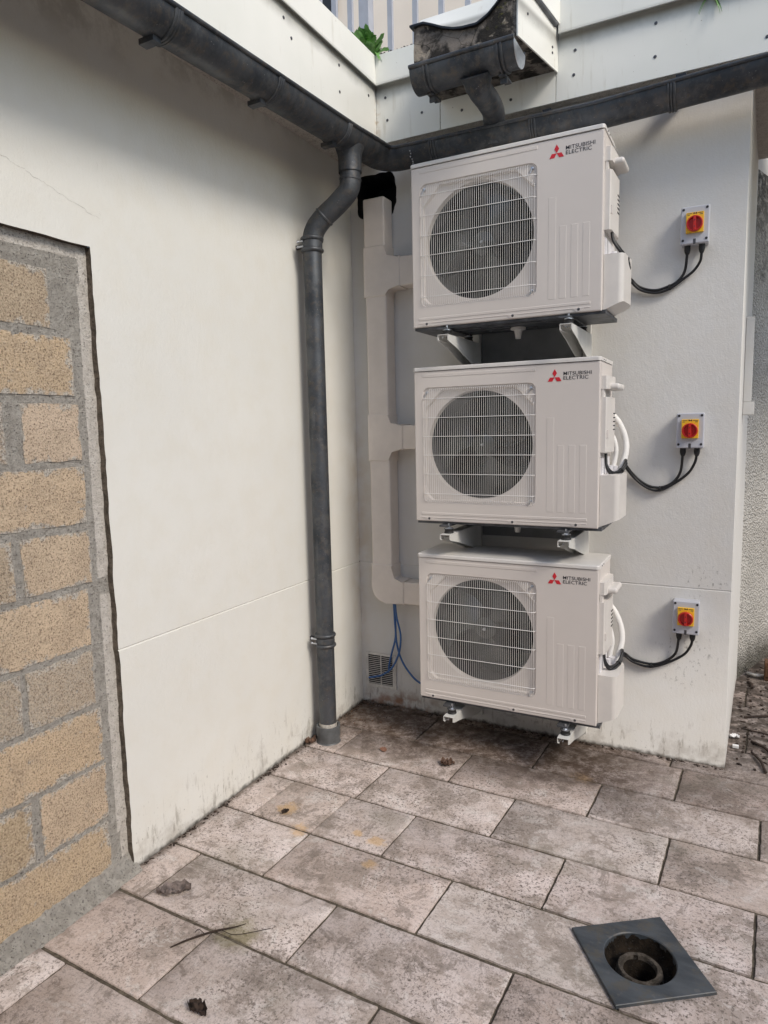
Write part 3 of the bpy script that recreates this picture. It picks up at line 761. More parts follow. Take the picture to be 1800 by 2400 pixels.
# small gutter under the concrete box
sg = thing('small_gutter', (.86, -.5, 2.98), 'short dark zinc gutter below the concrete box, draining into the long gutter', 'gutter')
def sobj(name, bm, mat, **k):
    o = obj(name, bm, mat, sg, **k); o.location = -Vector(sg.location); return o
RS = .076; YS = -.505; ZS = 3.043
bm = B(); sweep(bm, [(.628, YS, ZS), (1.072, YS, ZS+.004)], gprof(RS)); tube(bm, [(.628, YS-RS-.002, ZS+.002), (1.072, YS-RS-.002, ZS+.006)], .0085, 10); sobj('gutter_trough', bm, M['zinc'])
for x, nm, mt in ((.630, 'end_cap', M['zinc']), (1.071, 'end_cap', M['steel'])):
    bm = B(); pts = [(YS+RS*math.cos(math.pi*k/20), ZS+.002-RS*math.sin(math.pi*k/20)) for k in range(21)]; prism(bm, pts, 'X', x-.0015, x+.0015)
    sobj(nm, bm, mt)
for x in (.70, 1.01):
    t = Vector((1, 0, 0)); bm = B()
    for dd in (-.008, .008):
        rings = []
        for q, r_ in ((-.006, RS), (-.003, RS+.005), (.003, RS+.005), (.006, RS)):
            rings.append([bm.verts.new((x+dd+q, YS-r_*math.cos(math.pi*k/24), ZS+.001-r_*math.sin(math.pi*k/24))) for k in range(25)])
        for a, b in zip(rings, rings[1:]):
            for k in range(24): bm.faces.new((a[k], a[k+1], b[k+1], b[k]))
    sobj('joint_band', bm, M['zincpipe'])
for x in (.69, 1.0):
    bm = B(); box(bm, x-.014, x+.014, YS, -.42, ZS-RS-.010, ZS-RS-.001, .001); box(bm, x-.014, x+.014, YS+.02, YS+.03, ZS-RS-.03, ZS-RS-.001, .001); sobj('gutter_bracket', bm, M['zinc'])
bm = B(); P = catmull([(.893, -.505, 2.99), (.893, -.470, 2.948), (.889, -.36, 2.948), (.872, -.23, 2.955), (.853, -.160, 2.925), (.851, -.148, 2.84)], 7)
tube(bm, P, [.068, .066, .063, .060, .057, .055, .053]+[.049]*(len(P)-7), 24); sobj('spout', bm, M['zinc'])

# ---------------------------------------------------------------- downpipe
dpp = thing('downpipe', (.09, -.525, 0), 'dark zinc downpipe with a swan neck running down the corner of the left wall', 'downpipe')
def dobj(name, bm, mat, **k):
    o = obj(name, bm, mat, dpp, **k); o.location = -Vector(dpp.location); return o
PX, PY = .088, -.522
RP = .0435
P = catmull([(XG-.004, -.475, 2.76), (XG-.004, -.476, 2.70), (XG-.016, -.479, 2.652), (.205, -.488, 2.598), (.146, -.500, 2.553), (.105, -.512, 2.505), (.089, -.519, 2.455), (PX, PY, 2.40)], 7)
bm = B(); tube(bm, P, .0475, 28); dobj('swan_neck', bm, M['zincpipe'])
for i in (7, 28, 42):
    bm = B(); a = P[i]; t = (P[i+1]-P[i-1]).normalized(); tube(bm, [a-t*.006, a-t*.003, a+t*.003, a+t*.006], [.0475, .0505, .0505, .0475], 28); dobj('weld_bead', bm, M['zincpipe'])
bm = B(); tube(bm, [(PX, PY, z) for z in (2.42, 1.8, 1.2, .6, .078)], RP, 32); dobj('pipe', bm, M['zincpipe'])
for zc in (2.43, .53):
    bm = B()
    for dz in (-.026, .026):
        rr = []
        for k in range(9):
            a = -math.pi/2+math.pi*k/8; rr.append((RP-.001+.012*math.cos(a), zc+dz+.010*math.sin(a)))
        lathe(bm, rr, (PX, PY, 0), 32)
    lathe(bm, [(RP+.0005, zc-.016), (RP+.004, zc-.014), (RP+.004, zc+.014), (RP+.0005, zc+.016)], (PX, PY, 0), 32)
    cl = dobj('pipe_clamp', bm, M['zincpipe'])
    bm = B(); box(bm, 0, PX-RP+.004, PY-.008, PY+.008, zc-.008, zc+.008, .001); o = obj('wall_stud', bm, M['screwh'], cl)
    bm = B()
    for dz in (-.012, .012):
        cyl(bm, (PX-RP*.75-.018, PY-RP*.78-.010, zc+dz), (PX-RP*.75+.012, PY-RP*.78-.010, zc+dz), .0045, n=8)
        t0 = B(); bmesh.ops.create_icosphere(t0, subdivisions=2, radius=.0065)
        for v in t0.verts: v.co += Vector((PX-RP*.75-.018, PY-RP*.78-.010, zc+dz))
        addbm(bm, t0)
    obj('clamp_bolt', bm, M['steel'], cl)
bm = B(); lathe(bm, [(.045, .10), (.0455, .075), (.043, .070)], (PX, PY, 0), 32); dobj('pipe_lip', bm, M['mortar2'])
bm = B(); lathe(bm, [(.050, .02), (.050, .085), (.0565, .088), (.0605, .086), (.0605, .035), (.0575, .030), (.0575, .004), (.064, -.004)], (PX+.002, PY-.002, 0), 36); dobj('floor_socket', bm, M['pvc'])

# ---------------------------------------------------------------- pipe trunking
tr = thing('pipe_trunking', (.19, -.05, .62), 'tall beige plastic pipe trunking with three branches beside the outdoor units', 'trunking')
def tobj(name, bm, mat=None, **k):
    o = obj(name, bm, mat or M['duct'], tr, **k); o.location = -Vector(tr.location); return o
def ductv(z0, z1, e=0, x0=.128, x1=.250):
    bm = B(); box(bm, x0-e, x1+e, -.098-e, -.001, z0, z1, .009, 3); return bm
ZH = [(2.290, 2.437), (1.462, 1.592), (.630, .757)]
tobj('vertical_cover', ductv(2.40, 2.742))
tobj('vertical_cover', ductv(1.50, 2.30, 0, .132, .253))
tobj('vertical_cover', ductv(.70, 1.50, 0, .134, .255))
def tee(z0, z1, zt, zb, xs):
    bm = B(); x0, x1 = xs; e = .004
    r = .018
    poly = [(x0-e, zb), (x1+e, zb), (x1+e, z0-r)]
    poly += [(x1+e+r-r*math.cos(a), z0-r+r*math.sin(a)) for a in (R_(30), R_(60))]
    poly += [(x1+e+r, z0), (.335, z0), (.335, z1), (x1+e+r*.6, z1)]
    poly += [(x1+e+r*.6-r*.6*math.sin(a), z1+r*.6-r*.6*math.cos(a)) for a in (R_(30), R_(60))]
    poly += [(x1+e, z1+r*.6), (x1+e, zt), (x0-e, zt)]
    prism(bm, poly, 'Y', -.103, -.001)
    fe = [ed for ed in bm.edges if all(abs(v.co.y+.103) < 1e-5 for v in ed.verts)]
    bmesh.ops.bevel(bm, geom=fe, offset=.008, segments=3, affect='EDGES', profile=.5)
    return bm
tobj('tee_piece', tee(2.287, 2.441, 2.505, 2.250, (.128, .250)))
tobj('tee_piece', tee(1.458, 1.593, 1.648, 1.400, (.132, .253)))
def elbow(z0, z1, zt, xs):
    bm = B(); x0, x1 = xs; e = .004; r = .085; q = .02
    poly = [(x0-e, zt)]+[(x0-e+r-r*math.cos(a), z0+r-r*math.sin(a)) for a in [R_(90*k/8) for k in range(9)]]
    poly += [(.325, z0), (.325, z1), (x1+e+q, z1)]+[(x1+e+q-q*math.sin(a), z1+q-q*math.cos(a)) for a in (R_(30), R_(60), R_(90))]+[(x1+e, zt)]
    prism(bm, poly, 'Y', -.103, -.001)
    fe = [ed for ed in bm.edges if all(abs(v.co.y+.103) < 1e-5 for v in ed.verts)]
    bmesh.ops.bevel(bm, geom=fe, offset=.008, segments=3, affect='EDGES', profile=.5)
    return bm
tobj('elbow_piece', elbow(.626, .757, .842, (.134, .255)))
for z0, z1 in ((2.291, 2.437), (1.462, 1.589), (.630, .753)):
    bm = B(); box(bm, .30, .60, -.098, -.001, z0, z1, .008, 3); tobj('branch_cover', bm)

# ---------------------------------------------------------------- outdoor units
UW, UH, UD = .84, .714, .293
RC = (.3085, UH-.36); HWR, HHR = .2665, .2675
def insider(kind, hw, hh, r):
    def f(x, z):
        x, z = abs(x), z
        if kind == 'circ': return x*x+z*z < r*r
        if x > hw or abs(z) > hh: return False
        if kind == 'round':
            a, b = x-(hw-r), abs(z)-(hh-r); return not (a > 0 and b > 0 and a*a+b*b > r*r)
        rr = r if z > 0 else r*.35
        return (hw-x)+(hh-abs(z)) > rr
    return f
def radial(f, a):
    lo, hi = 0, 1.0; dx, dz = math.cos(a), math.sin(a)
    for _ in range(24):
        m_ = (lo+hi)/2
        if f(dx*m_, dz*m_): lo = m_
        else: hi = m_
    return lo
def text_mesh(txt, width, height, parent, loc, mat, name='lettering'):
    cu = bpy.data.curves.new('t', 'FONT'); cu.body = txt; cu.offset = .004; cu.size = 1; cu.extrude = 0; cu.space_character = 1.04
    to = bpy.data.objects.new('t', cu); C.objects.link(to)
    dg = bpy.context.evaluated_depsgraph_get(); me = bpy.data.meshes.new_from_object(to.evaluated_get(dg)); bpy.data.objects.remove(to)
    xs = [v.co.x for v in me.vertices]; zz = [v.co.y for v in me.vertices]
    x0, x1, z0, z1 = min(xs), max(xs), min(zz), max(zz)
    for v in me.vertices: v.co = Vector(((v.co.x-x0)/(x1-x0)*width, 0, (v.co.y-z0)/(z1-z0)*height))
    me.materials.clear(); me.materials.append(mat); me.name = name
    o = bpy.data.objects.new(name, me); C.objects.link(o); o.parent = parent; o.location = loc; return o

def make_unit():
    root = thing('air_conditioner_outdoor_unit', (0, 0, 0), '', 'outdoor unit')
    # casing
    bm = B()
    corners = [(0, 0), (UW, 0), (UW, UH-.018), (0, UH-.018)]
    angs = sorted([2*math.pi*(k+.5)/128-math.pi for k in range(128)]+[math.atan2(z-RC[1], x-RC[0]) for x, z in corners])
    def outer(a, ins):
        dx, dz = math.cos(a), math.sin(a); t = 1e9
        if dx > 1e-9: t = min(t, (UW-ins-RC[0])/dx)
        if dx < -1e-9: t = min(t, (ins-RC[0])/dx)
        if dz > 1e-9: t = min(t, (UH-.018-ins-RC[1])/dz)
        if dz < -1e-9: t = min(t, (ins-RC[1])/dz)
        return (RC[0]+dx*t, RC[1]+dz*t)
    f_r = insider('round', HWR, HHR, .03); f_r2 = insider('round', HWR-.003, HHR-.003, .028); f_r3 = insider('round', HWR-.012, HHR-.012, .02)
    f_o = insider('oct', HWR-.010, HHR-.010, .085)
    FC = (RC[0]-.001, RC[1]+.001)
    rings = []
    def addring(fn, y, c=RC): rings.append([bm.verts.new((fn(a)[0], y, fn(a)[1])) for a in angs])
    addring(lambda a: outer(a, 0), UD); addring(lambda a: outer(a, 0), .006)
    addring(lambda a: outer(a, .0018), .0018); addring(lambda a: outer(a, .006), 0)
    addring(lambda a: (RC[0]+radial(f_r, a)*math.cos(a), RC[1]+radial(f_r, a)*math.sin(a)), 0)
    addring(lambda a: (RC[0]+radial(f_r2, a)*math.cos(a), RC[1]+radial(f_r2, a)*math.sin(a)), .006)
    addring(lambda a: (RC[0]+radial(f_r3, a)*math.cos(a), RC[1]+radial(f_r3, a)*math.sin(a)), .008)
    addring(lambda a: (RC[0]+radial(f_o, a)*math.cos(a), RC[1]+radial(f_o, a)*math.sin(a)), .009)
    addring(lambda a: (RC[0]+(radial(f_o, a)-.004)*math.cos(a), RC[1]+(radial(f_o, a)-.004)*math.sin(a)), .016)
    addring(lambda a: (RC[0]+max(radial(f_o, a)-.006, 0)*math.cos(a), RC[1]+(radial(f_o, a)-.006)*math.sin(a)), .022)
    for r_, y in ((.2475, .026), (.2460, .032), (.2450, .042), (.2445, .056)):
        rings.append([bm.verts.new((FC[0]+r_*math.cos(a), y, FC[1]+r_*math.sin(a))) for a in angs])
    n = len(angs)
    for a, b in zip(rings, rings[1:]):
        for k in range(n): bm.faces.new((a[k], a[(k+1) % n], b[(k+1) % n], b[k]))
    bm.faces.new(rings[0])
    # embossed strips on the front
    def pad(x0, x1, v0, v1, h=.0016): box(bm, x0, x1, -h, .004, UH+v1, UH+v0, .0014, 1)
    pad(.041, .575, -.031, -.046)
    pad(.030, .796, -.672, -.684); pad(.030, .796, -.6935, -.6985)
    for u0, u1, v0 in ((.622, .654, -.244), (.668, .697, -.361), (.715, .744, -.361), (.762, .791, -.361)): pad(u0, u1, v0, -.651, .0008)
    for u in (.070, .472, .750):
        t = B(); pl2 = [(u-.022, UH-.698), (u-.010, UH-.7105), (u+.010, UH-.7105), (u+.022, UH-.698)]; prism(t, pl2, 'Y', -.0022, .001); addbm(bm, t)
    # front/side panel seam on the right flank
    box(bm, UW-.001, UW+.0012, .030, .033, .004, UH-.02, 0); 
    obj('casing', bm, M['case'], root, ang=28)
    for u in (.070, .472, .750):
        b2 = B(); tube(b2, [(u, -.001, UH-.701), (u, -.0035, UH-.701), (u, -.0045, UH-.701)], [.0055, .0055, .003], 12); obj('screw', b2, M['screwh'], root)
    # lid
    bm = B(); rr_ = .014; lp = []
    for cx_, cy_, a0 in ((UW+.004-rr_, -.004+rr_, -90), (UW+.004-rr_, UD+.004-rr_, 0), (-.004+rr_, UD+.004-rr_, 90), (-.004+rr_, -.004+rr_, 180)):
        lp += [(cx_+rr_*math.cos(R_(a0+q)), cy_+rr_*math.sin(R_(a0+q))) for q in (0, 22.5, 45, 67.5, 90)]
    prism(bm, lp, 'Z', UH-.0165, UH)
    bmesh.ops.bevel(bm, geom=[e for e in bm.edges if all(abs(v.co.z-UH) < 1e-5 for v in e.verts)], offset=.005, segments=3, affect='EDGES', profile=.5); lid = obj('lid', bm, M['lid'], root)
    for y in (.06, .10):
        b2 = B(); tube(b2, [(UW+.003, y, UH-.010), (UW+.006, y, UH-.010)], .0028, 8); obj('screw', b2, M['screwh'], lid)
    # interior
    bm = B(); lathe(bm, [(.2446, .056), (.246, .24)], (FC[0], 0, FC[1]), 48, 'Y'); obj('air_duct', bm, M['black'], root)
    bm = B(); box(bm, .04, .60, .235, .245, .04, .66); obj('heat_exchanger', bm, M['fin'], root)
    fan = bpy.data.objects.new('fan', None); C.objects.link(fan); fan.parent = root; fan.location = (FC[0], .095, FC[1])
    bm = B(); rg = lathe(bm, [(.002, -.022), (.030, -.020), (.052, -.008), (.056, .01), (.056, .06)], (0, 0, 0), 36, 'Y'); bm.faces.new(rg[0]); obj('hub', bm, M['fan'], fan)
    bm = B(); tube(bm, [(0, -.022, 0), (0, -.032, 0)], [.008, .006], 12); obj('hub_nut', bm, M['steel'], fan)
    for b in range(3):
        bm = B(); g = {}; nr, na = 8, 12; a0 = b*2*math.pi/3+.5
        for i in range(nr+1):
            for j in range(na+1):
                r_ = .05+.182*i/nr; t = j/na; a = a0+R_(78)*(t-.5)+R_(28)*(i/nr)**1.4
                y = .062-.075*t*(1-.2*i/nr)-.012*math.sin(math.pi*t)
                g[i, j] = bm.verts.new((r_*math.cos(a), y, r_*math.sin(a)))
        for i in range(nr):
            for j in range(na): bm.faces.new((g[i, j], g[i+1, j], g[i+1, j+1], g[i, j+1]))
        obj('blade', bm, M['fan'], fan, ang=80)
    # wire grille
    bm = B(); nw = 54; x0, x1 = RC[0]-HWR+.010, RC[0]+HWR-.010; zt, zb = RC[1]+HHR-.004, RC[1]-HHR+.004
    for k in range(nw):
        x = x0+(x1-x0)*k/(nw-1); ct = .0; 
        if k < 3: ct = (3-k)*.012
        if k > nw-4: ct = max(ct, (k-nw+4)*.016+.03)
        tube(bm, [(x, .010, zt-ct), (x, -.004, zt-.004-ct), (x, -.008, zt-.016-ct), (x, -.008, zb+.016), (x, -.004, zb+.004), (x, .010, zb)], .00082, 5, cap=False)
    for v in (-.144, -.231, -.317, -.403, -.491, -.583):
        z = UH+v; tube(bm, [(x0-.006, .010, z), (x0-.004, -.006, z), (x0+.008, -.0105, z), (x1-.008, -.0105, z), (x1+.004, -.006, z), (x1+.006, .010, z)], .0015, 6, cap=False)
    obj('fan_grille', bm, M['wire'], root, ang=80)
    for (x, z) in ((x1-.012, zt-.020), (x0+.012, zt-.020), (x1-.012, zb+.018)):
        b2 = B(); tube(b2, [(x, .006, z), (x, -.002, z), (x, -.004, z)], [.0065, .0065, .003], 12); tube(b2, [(x, -.002, z), (x-.006, -.004, z-.018)], .002, 6); obj('grille_clip', b2, M['steel'], root)
    # badge: three diamonds and two lines of lettering
    h = .0335; bm = B(); cx, cz = .6545, UH-.0765
    for a in (0, 120, 240):
        pts = [(0, .0006), (-h*.2887, h*.5), (0, h), (h*.2887, h*.5)]; ca, sa = math.cos(R_(a)), math.sin(R_(a))
        prism(bm, [(cx+x*ca-z*sa, cz+x*sa+z*ca) for x, z in pts], 'Y', -.0012, -.0001)
    bd = obj('emblem', bm, M['logo_red'], root)
    text_mesh('MITSUBISHI', .115, .0150, root, (.6915, -.0008, UH-.0700), M['ink'])
    text_mesh('ELECTRIC', .1020, .0150, root, (.6915, -.0008, UH-.0885), M['ink'])
    # right flank: upper terminal cover
    bm = B()
    def soft(bm, x0, x1, y0, y1, z0, z1, b=.01): box(bm, x0, x1, y0, y1, z0, z1, b, 3)
    pr2 = [(.028, 0), (.028, .022), (.040, .030), (.185, .034), (.225, .026), (.235, .012), (.235, 0)]
    def cover(bm, prof, z0, z1, bev=.006, sl=0):
        v0 = [bm.verts.new((UW-.002+x, y, z0+sl*x)) for y, x in prof]; v1 = [bm.verts.new((UW-.002+x, y, z1)) for y, x in prof]; n = len(prof)
        bm.faces.new(v0); tf = bm.faces.new(v1[::-1])
        for k in range(n): bm.faces.new((v0[k], v1[k], v1[(k+1) % n], v0[(k+1) % n]))
    t = B(); cover(t, pr2, UH-.395, UH-.165); bmesh.ops.bevel(t, geom=[e for e in t.edges if e.calc_face_angle(0) > .6], offset=.004, segments=2, affect='EDGES'); addbm(bm, t)
    t = B(); cover(t, pr2, UH-.132, UH-.078); bmesh.ops.bevel(t, geom=[e for e in t.edges if e.calc_face_angle(0) > .6], offset=.006, segments=3, affect='EDGES'); addbm(bm, t)
    soft(bm, UW-.002, UW+.012, .03, .07, UH-.17, UH-.13, .002)
    tc = obj('terminal_cover', bm, M['plastic'], root)
    bm = B(); soft(bm, UW+.012, UW+.066, .075, .215, UH-.135, UH-.108, .011); obj('carry_handle', bm, M['plastic'], tc)
    bm = B(); box(bm, UW-.001, UW+.006, .07, .225, UH-.17, UH-.13); obj('handle_recess', bm, M['case'], tc)
    bm = B()
    for k in range(5): box(bm, UW+.0285, UW+.0335, .150, .190, UH-.235-.017*k, UH-.230-.017*k, .0008, 1)
    obj('vent_slots', bm, M['black'], tc)
    bm = B(); box(bm, UW+.020, UW+.0292, .034, .060, UH-.335, UH-.300, .002); obj('finger_recess', bm, M['case'], tc)
    # valve area
    bm = B(); box(bm, UW-.001, UW+.005, .05, .24, UH-.52, UH-.42); 
    cyl(bm, (UW+.02, .16, UH-.53), (UW+.02, .16, UH-.455), .012, n=12); cyl(bm, (UW+.03, .21, UH-.53), (UW+.03, .21, UH-.46), .016, n=12)
    obj('valve', bm, M['pale'], root)
    # lower valve cover, deeper, bottom slopes up outwards
    bm = B(); pr3 = [(.030, 0), (.030, .058), (.038, .074), (.055, .082), (.190, .088), (.232, .078), (.245, .060), (.248, 0)]
    cover(bm, pr3, UH-.712, UH-.490, sl=.42)
    bmesh.ops.bevel(bm, geom=[e for e in bm.edges if e.calc_face_angle(0) > .7], offset=.012, segments=4, affect='EDGES')
    obj('valve_cover', bm, M['plastic'], root, ang=40)
    # base pan and feet
    bm = B(); box(bm, .004, UW+.015, .012, UD+.012, -.012, .004, .001)
    for a, b, c, d in ((.12, .30, .06, .10), (.34, .60, .05, .075), (.16, .42, .13, .15), (.30, .52, .20, .24), (.60, .70, .10, .12)): box(bm, a, b, c, d, -.017, -.011, .002)
    obj('base_pan', bm, M['basepan'], root)
    bm = B(); tube(bm, [(.44, .19, -.012), (.44, .19, -.022), (.44, .19, -.026), (.44, .19, -.045), (.44, .19, -.062)], [.034, .034, .018, .014, .012], 20); obj('drain_nozzle', bm, M['plastic'], root)
    for x in (.155, .700):
        bm = B(); box(bm, x-.024, x+.024, -.028, .30, -.0205, -.0125, .001); obj('foot', bm, M['basepan'], root)
    return root
def copy_tree(o, parent=None):
    c = o.copy(); C.objects.link(c)
    if parent: c.parent = parent
    for ch in list(o.children): copy_tree(ch, c)
    return c
GU = 'outdoor units stacked up the back wall'
unit = make_unit()
US = [(.5369, 2.743, 'topmost ivory outdoor unit, close under the long gutter'), (.5365, 1.8483, 'middle ivory outdoor unit, hanging between the upper and lower ones'),
      (.5436, .9763, 'lowest ivory outdoor unit, hanging just above the paving near the blue hoses')]
units = []
for i, (x, zt, lab) in enumerate(US):
    u = unit if i == 0 else copy_tree(unit)
    u.location = (x, -.3842, zt-UH); tag(u, lab, 'outdoor unit', GU); units.append(u)

# ---------------------------------------------------------------- brackets
def make_bracket():
    r = thing('wall_bracket', (0, 0, 0), '', 'bracket')
    # origin: top front tip at y=-.455, z=0 top face ; wall at y=0
    bm = B(); w = .025; th = .0028
    box(bm, -w, w, -.455, -.031, -th, 0, .0006, 1)
    side = [(-.455, -.003), (-.455, -.024), (-.44, -.030), (-.34, -.052), (-.22, -.088), (-.13, -.112), (-.08, -.120), (-.031, -.122), (-.031, -.003)]
    for x0 in (-w, w-th): prism(bm, side, 'X', x0, x0+th)
    box(bm, -w+th, -w+.009, -.455, -.36, -.026, -.0235)
    obj('arm', bm, M['bracket'], r, ang=30)
    bm = B(); box(bm, -.018, .018, -.030, -.001, -.16, .11, .002)
    obj('wall_rail', bm, M['bracket'], r)
    for y in (-.405, -.13):
        bm = B(); tube(bm, [(0, y, .0005), (0, y, .004), (0, y, .008), (0, y, .016), (0, y, .0215)], [.021, .022, .019, .019, .0225], 20); d = obj('rubber_damper', bm, M['rubber'], r)
        bm = B(); tube(bm, [(0, y, .0215), (0, y, .0245)], .020, 20); tube(bm, [(0, y, .0245), (0, y, .0285)], .0095, 6)
        tube(bm, [(0, y, -.008), (0, y, .045)], .004, 10)
        obj('bolt', bm, M['steel'], d)
    bm = B(); tube(bm, [(0, -.44, -.0125), (0, -.4575, -.0125)], .003, 8); obj('end_pin', bm, M['steel'], r)
    return r
br = make_bracket(); first = True
names = ['top', 'middle', 'lowest']
for i, (x, zt, lab) in enumerate(US):
    for j, dx in enumerate((.176, .714)):
        b = br if first else copy_tree(br); first = False
        b.location = (x+dx, 0, zt-UH-.049)
        side = 'nearer the pipe trunking' if j == 0 else 'nearer the red switches'
        tag(b, 'white steel bracket under the %s outdoor unit, the one %s' % (names[i], side), 'bracket', 'brackets under the outdoor units')
bm = B(); box(bm, .738, 1.235, -.010, -.0005, 1.02, 2.12, .001); tag(obj('grey_panel', bm, M['greypanel']), 'flat grey panel laid on the wall behind the top and middle units', 'plate')  # thin grey panel set against the wall between the brackets

# ---------------------------------------------------------------- isolator switches
def make_switch():
    r = thing('isolator_switch', (0, 0, 0), '', 'switch')
    bm = B(); box(bm, -.054, .054, -.034, 0, -.075, .074, .004, 2); obj('back_box', bm, M['greybox'], r)
    bm = B(); box(bm, -.0555, .0555, -.062, -.0345, -.0765, .0755, .006, 3); fc = obj('front_cover', bm, M['greybox'], r)
    for x in (-.045, .045):
        for z in (-.060, .064):
            b2 = B(); tube(b2, [(x, -.060, z), (x, -.0635, z)], .0052, 14); obj('cover_screw', b2, M['ink'], fc)
    bm = B(); box(bm, -.005, .005, -.0635, -.0605, -.078, -.056, .0015, 2); obj('bottom_slot', bm, M['screwh'], fc)
    bm = B(); box(bm, -.034, .034, -.074, -.0615, -.034, .048, .002, 2); yp = obj('yellow_plate', bm, M['yellow'], r)
    bm = B()
    for a, b, z in ((-.030, -.012, .042), (.012, .030, .042), (-.030, -.020, .036), (.020, .030, .036)): box(bm, a, b, -.0746, -.0742, z, z+.0022)
    obj('small_print', bm, M['screwh'], yp)
    bm = B()
    for a in (-.006, .003): box(bm, a, a+.0042, -.0747, -.0742, .040, .0465)
    box(bm, -.0015, .002, -.0747, -.0742, .0415, .044); obj('plate_mark', bm, M['ink'], yp)
    bm = B(); cz = .0; R0 = .0315
    lathe(bm, [(R0, -.074), (R0, -.088), (R0-.002, -.090), (R0-.005, -.090), (R0-.006, -.080)], (0, 0, cz), 40, 'Y')
    rr = lathe(bm, [(R0-.006, -.080), (.001, -.080)], (0, 0, cz), 40, 'Y'); bm.faces.new(rr[-1])
    box(bm, -.0055, .0055, -.092, -.079, cz-R0+.004, cz+R0-.001, .0012, 2); k = obj('rotary_knob', bm, M['red'], r)
    bm = B()
    for z in (.012, -.013): tube(bm, [(0, -.0905, z), (0, -.0925, z)], .0025, 10)
    obj('lock_holes', bm, M['ink'], k)
    for x in (-.028, .028):
        bm = B(); tube(bm, [(x, -.032, -.074), (x, -.032, -.094), (x, -.032, -.104), (x, -.032, -.112)], [.0125, .0125, .0105, .007], 16); obj('cable_gland', bm, M['rubber'], r)
    return r
sw = make_switch(); SWP = [(1.6935, 2.392, 'beside the topmost outdoor unit'), (1.701, 1.536, 'beside the middle outdoor unit'), (1.709, .702, 'beside the lowest outdoor unit, above the grime stains')]
for i, (x, z, l) in enumerate(SWP):
    s = sw if i == 0 else copy_tree(sw); s.location = (x, 0, z)
    tag(s, 'red and yellow rotary switch '+l, 'switch', 'rotary isolator switches')

# ---------------------------------------------------------------- cables
def cable(parent, pts, r=.0058, mat=None, name='cable', n=10):
    bm = B(); tube(bm, catmull(pts, n), r, 10); o = obj(name, bm, mat or M['cable'], parent, ang=80); o.location = -Vector(parent.location); return o
def tie(parent, p, t, r=.013):
    bm = B(); p = Vector(p); t = Vector(t).normalized(); tube(bm, [p-t*.004, p+t*.004], r, 12)
    o = obj('cable_tie', bm, M['rubber'], parent); o.location = -Vector(parent.location)
lab = ['pair of black power cables sagging from the topmost unit to its switch', 'pair of black power cables sagging from the middle unit to its switch', 'pair of black power cables sagging from the lowest unit to its switch']
paths = [
  ([(1.396, -.29, 2.39), (1.402, -.30, 2.33), (1.428, -.295, 2.285), (1.452, -.26, 2.250), (1.455, -.20, 2.225), (1.425, -.10, 2.225), (1.440, -.03, 2.205), (1.479, -.016, 2.168), (1.54, -.014, 2.150), (1.598, -.014, 2.162)], [(1.632, -.015, 2.180), (1.657, -.018, 2.218), (1.6655, -.032, 2.285)],
   [(1.650, -.015, 2.184), (1.690, -.018, 2.212), (1.716, -.026, 2.248), (1.7215, -.032, 2.285)]),
  ([(1.385, -.27, 1.445), (1.392, -.28, 1.395), (1.415, -.265, 1.365), (1.442, -.22, 1.375), (1.455, -.17, 1.41), (1.428, -.06, 1.402), (1.467, -.016, 1.338), (1.524, -.014, 1.292), (1.58, -.014, 1.281)], [(1.633, -.015, 1.304), (1.664, -.018, 1.352), (1.673, -.032, 1.430)],
   [(1.650, -.015, 1.308), (1.698, -.018, 1.350), (1.722, -.026, 1.395), (1.729, -.032, 1.430)]),
  ([(1.392, -.27, .578), (1.400, -.28, .53), (1.42, -.265, .50), (1.448, -.22, .512), (1.458, -.17, .55), (1.428, -.07, .515), (1.448, -.018, .488), (1.488, -.014, .462), (1.565, -.014, .452)], [(1.624, -.015, .474), (1.668, -.018, .520), (1.681, -.032, .596)],
   [(1.650, -.015, .478), (1.705, -.018, .520), (1.731, -.026, .566), (1.737, -.032, .596)])]
for i, (tr_, a, b) in enumerate(paths):
    base = SWP[i]; c = thing('power_cables', (base[0]-.15, -.015, base[1]-.2), lab[i], 'cable', 'power cables from the units to the switches')
    cable(c, tr_+a); cable(c, [(p[0]+.002, p[1]-.004, p[2]-.012) for p in tr_]+b)
    p = tr_[-1]; q = tr_[-2]; tie(c, (p[0], p[1], p[2]-.006), (p[0]-q[0], 0, p[2]-q[2]))
    p = tr_[3]; tie(c, (p[0], p[1], p[2]-.006), (.3, 1, .2), .012)
for i, (nm, dz) in enumerate((('middle', 1.8483-.9763), ('lowest', 0))):
    c = thing('insulated_pipe', (1.42, -.1, .55+dz), 'white insulated pipe looping into the side of the %s outdoor unit' % nm, 'pipe', 'white insulated refrigerant pipes')
    cable(c, [(1.385, -.085, .735+dz), (1.412, -.09, .70+dz), (1.438, -.10, .64+dz), (1.446, -.115, .58+dz), (1.436, -.14, .52+dz), (1.424, -.17, .47+dz), (1.42, -.18, .44+dz)], .0135, M['foam'], 'foam_sleeve')
    cable(c, [(1.38, -.13, .66+dz), (1.398, -.135, .63+dz), (1.408, -.14, .58+dz), (1.402, -.15, .52+dz), (1.398, -.16, .46+dz)], .010, M['foam'], 'foam_sleeve')
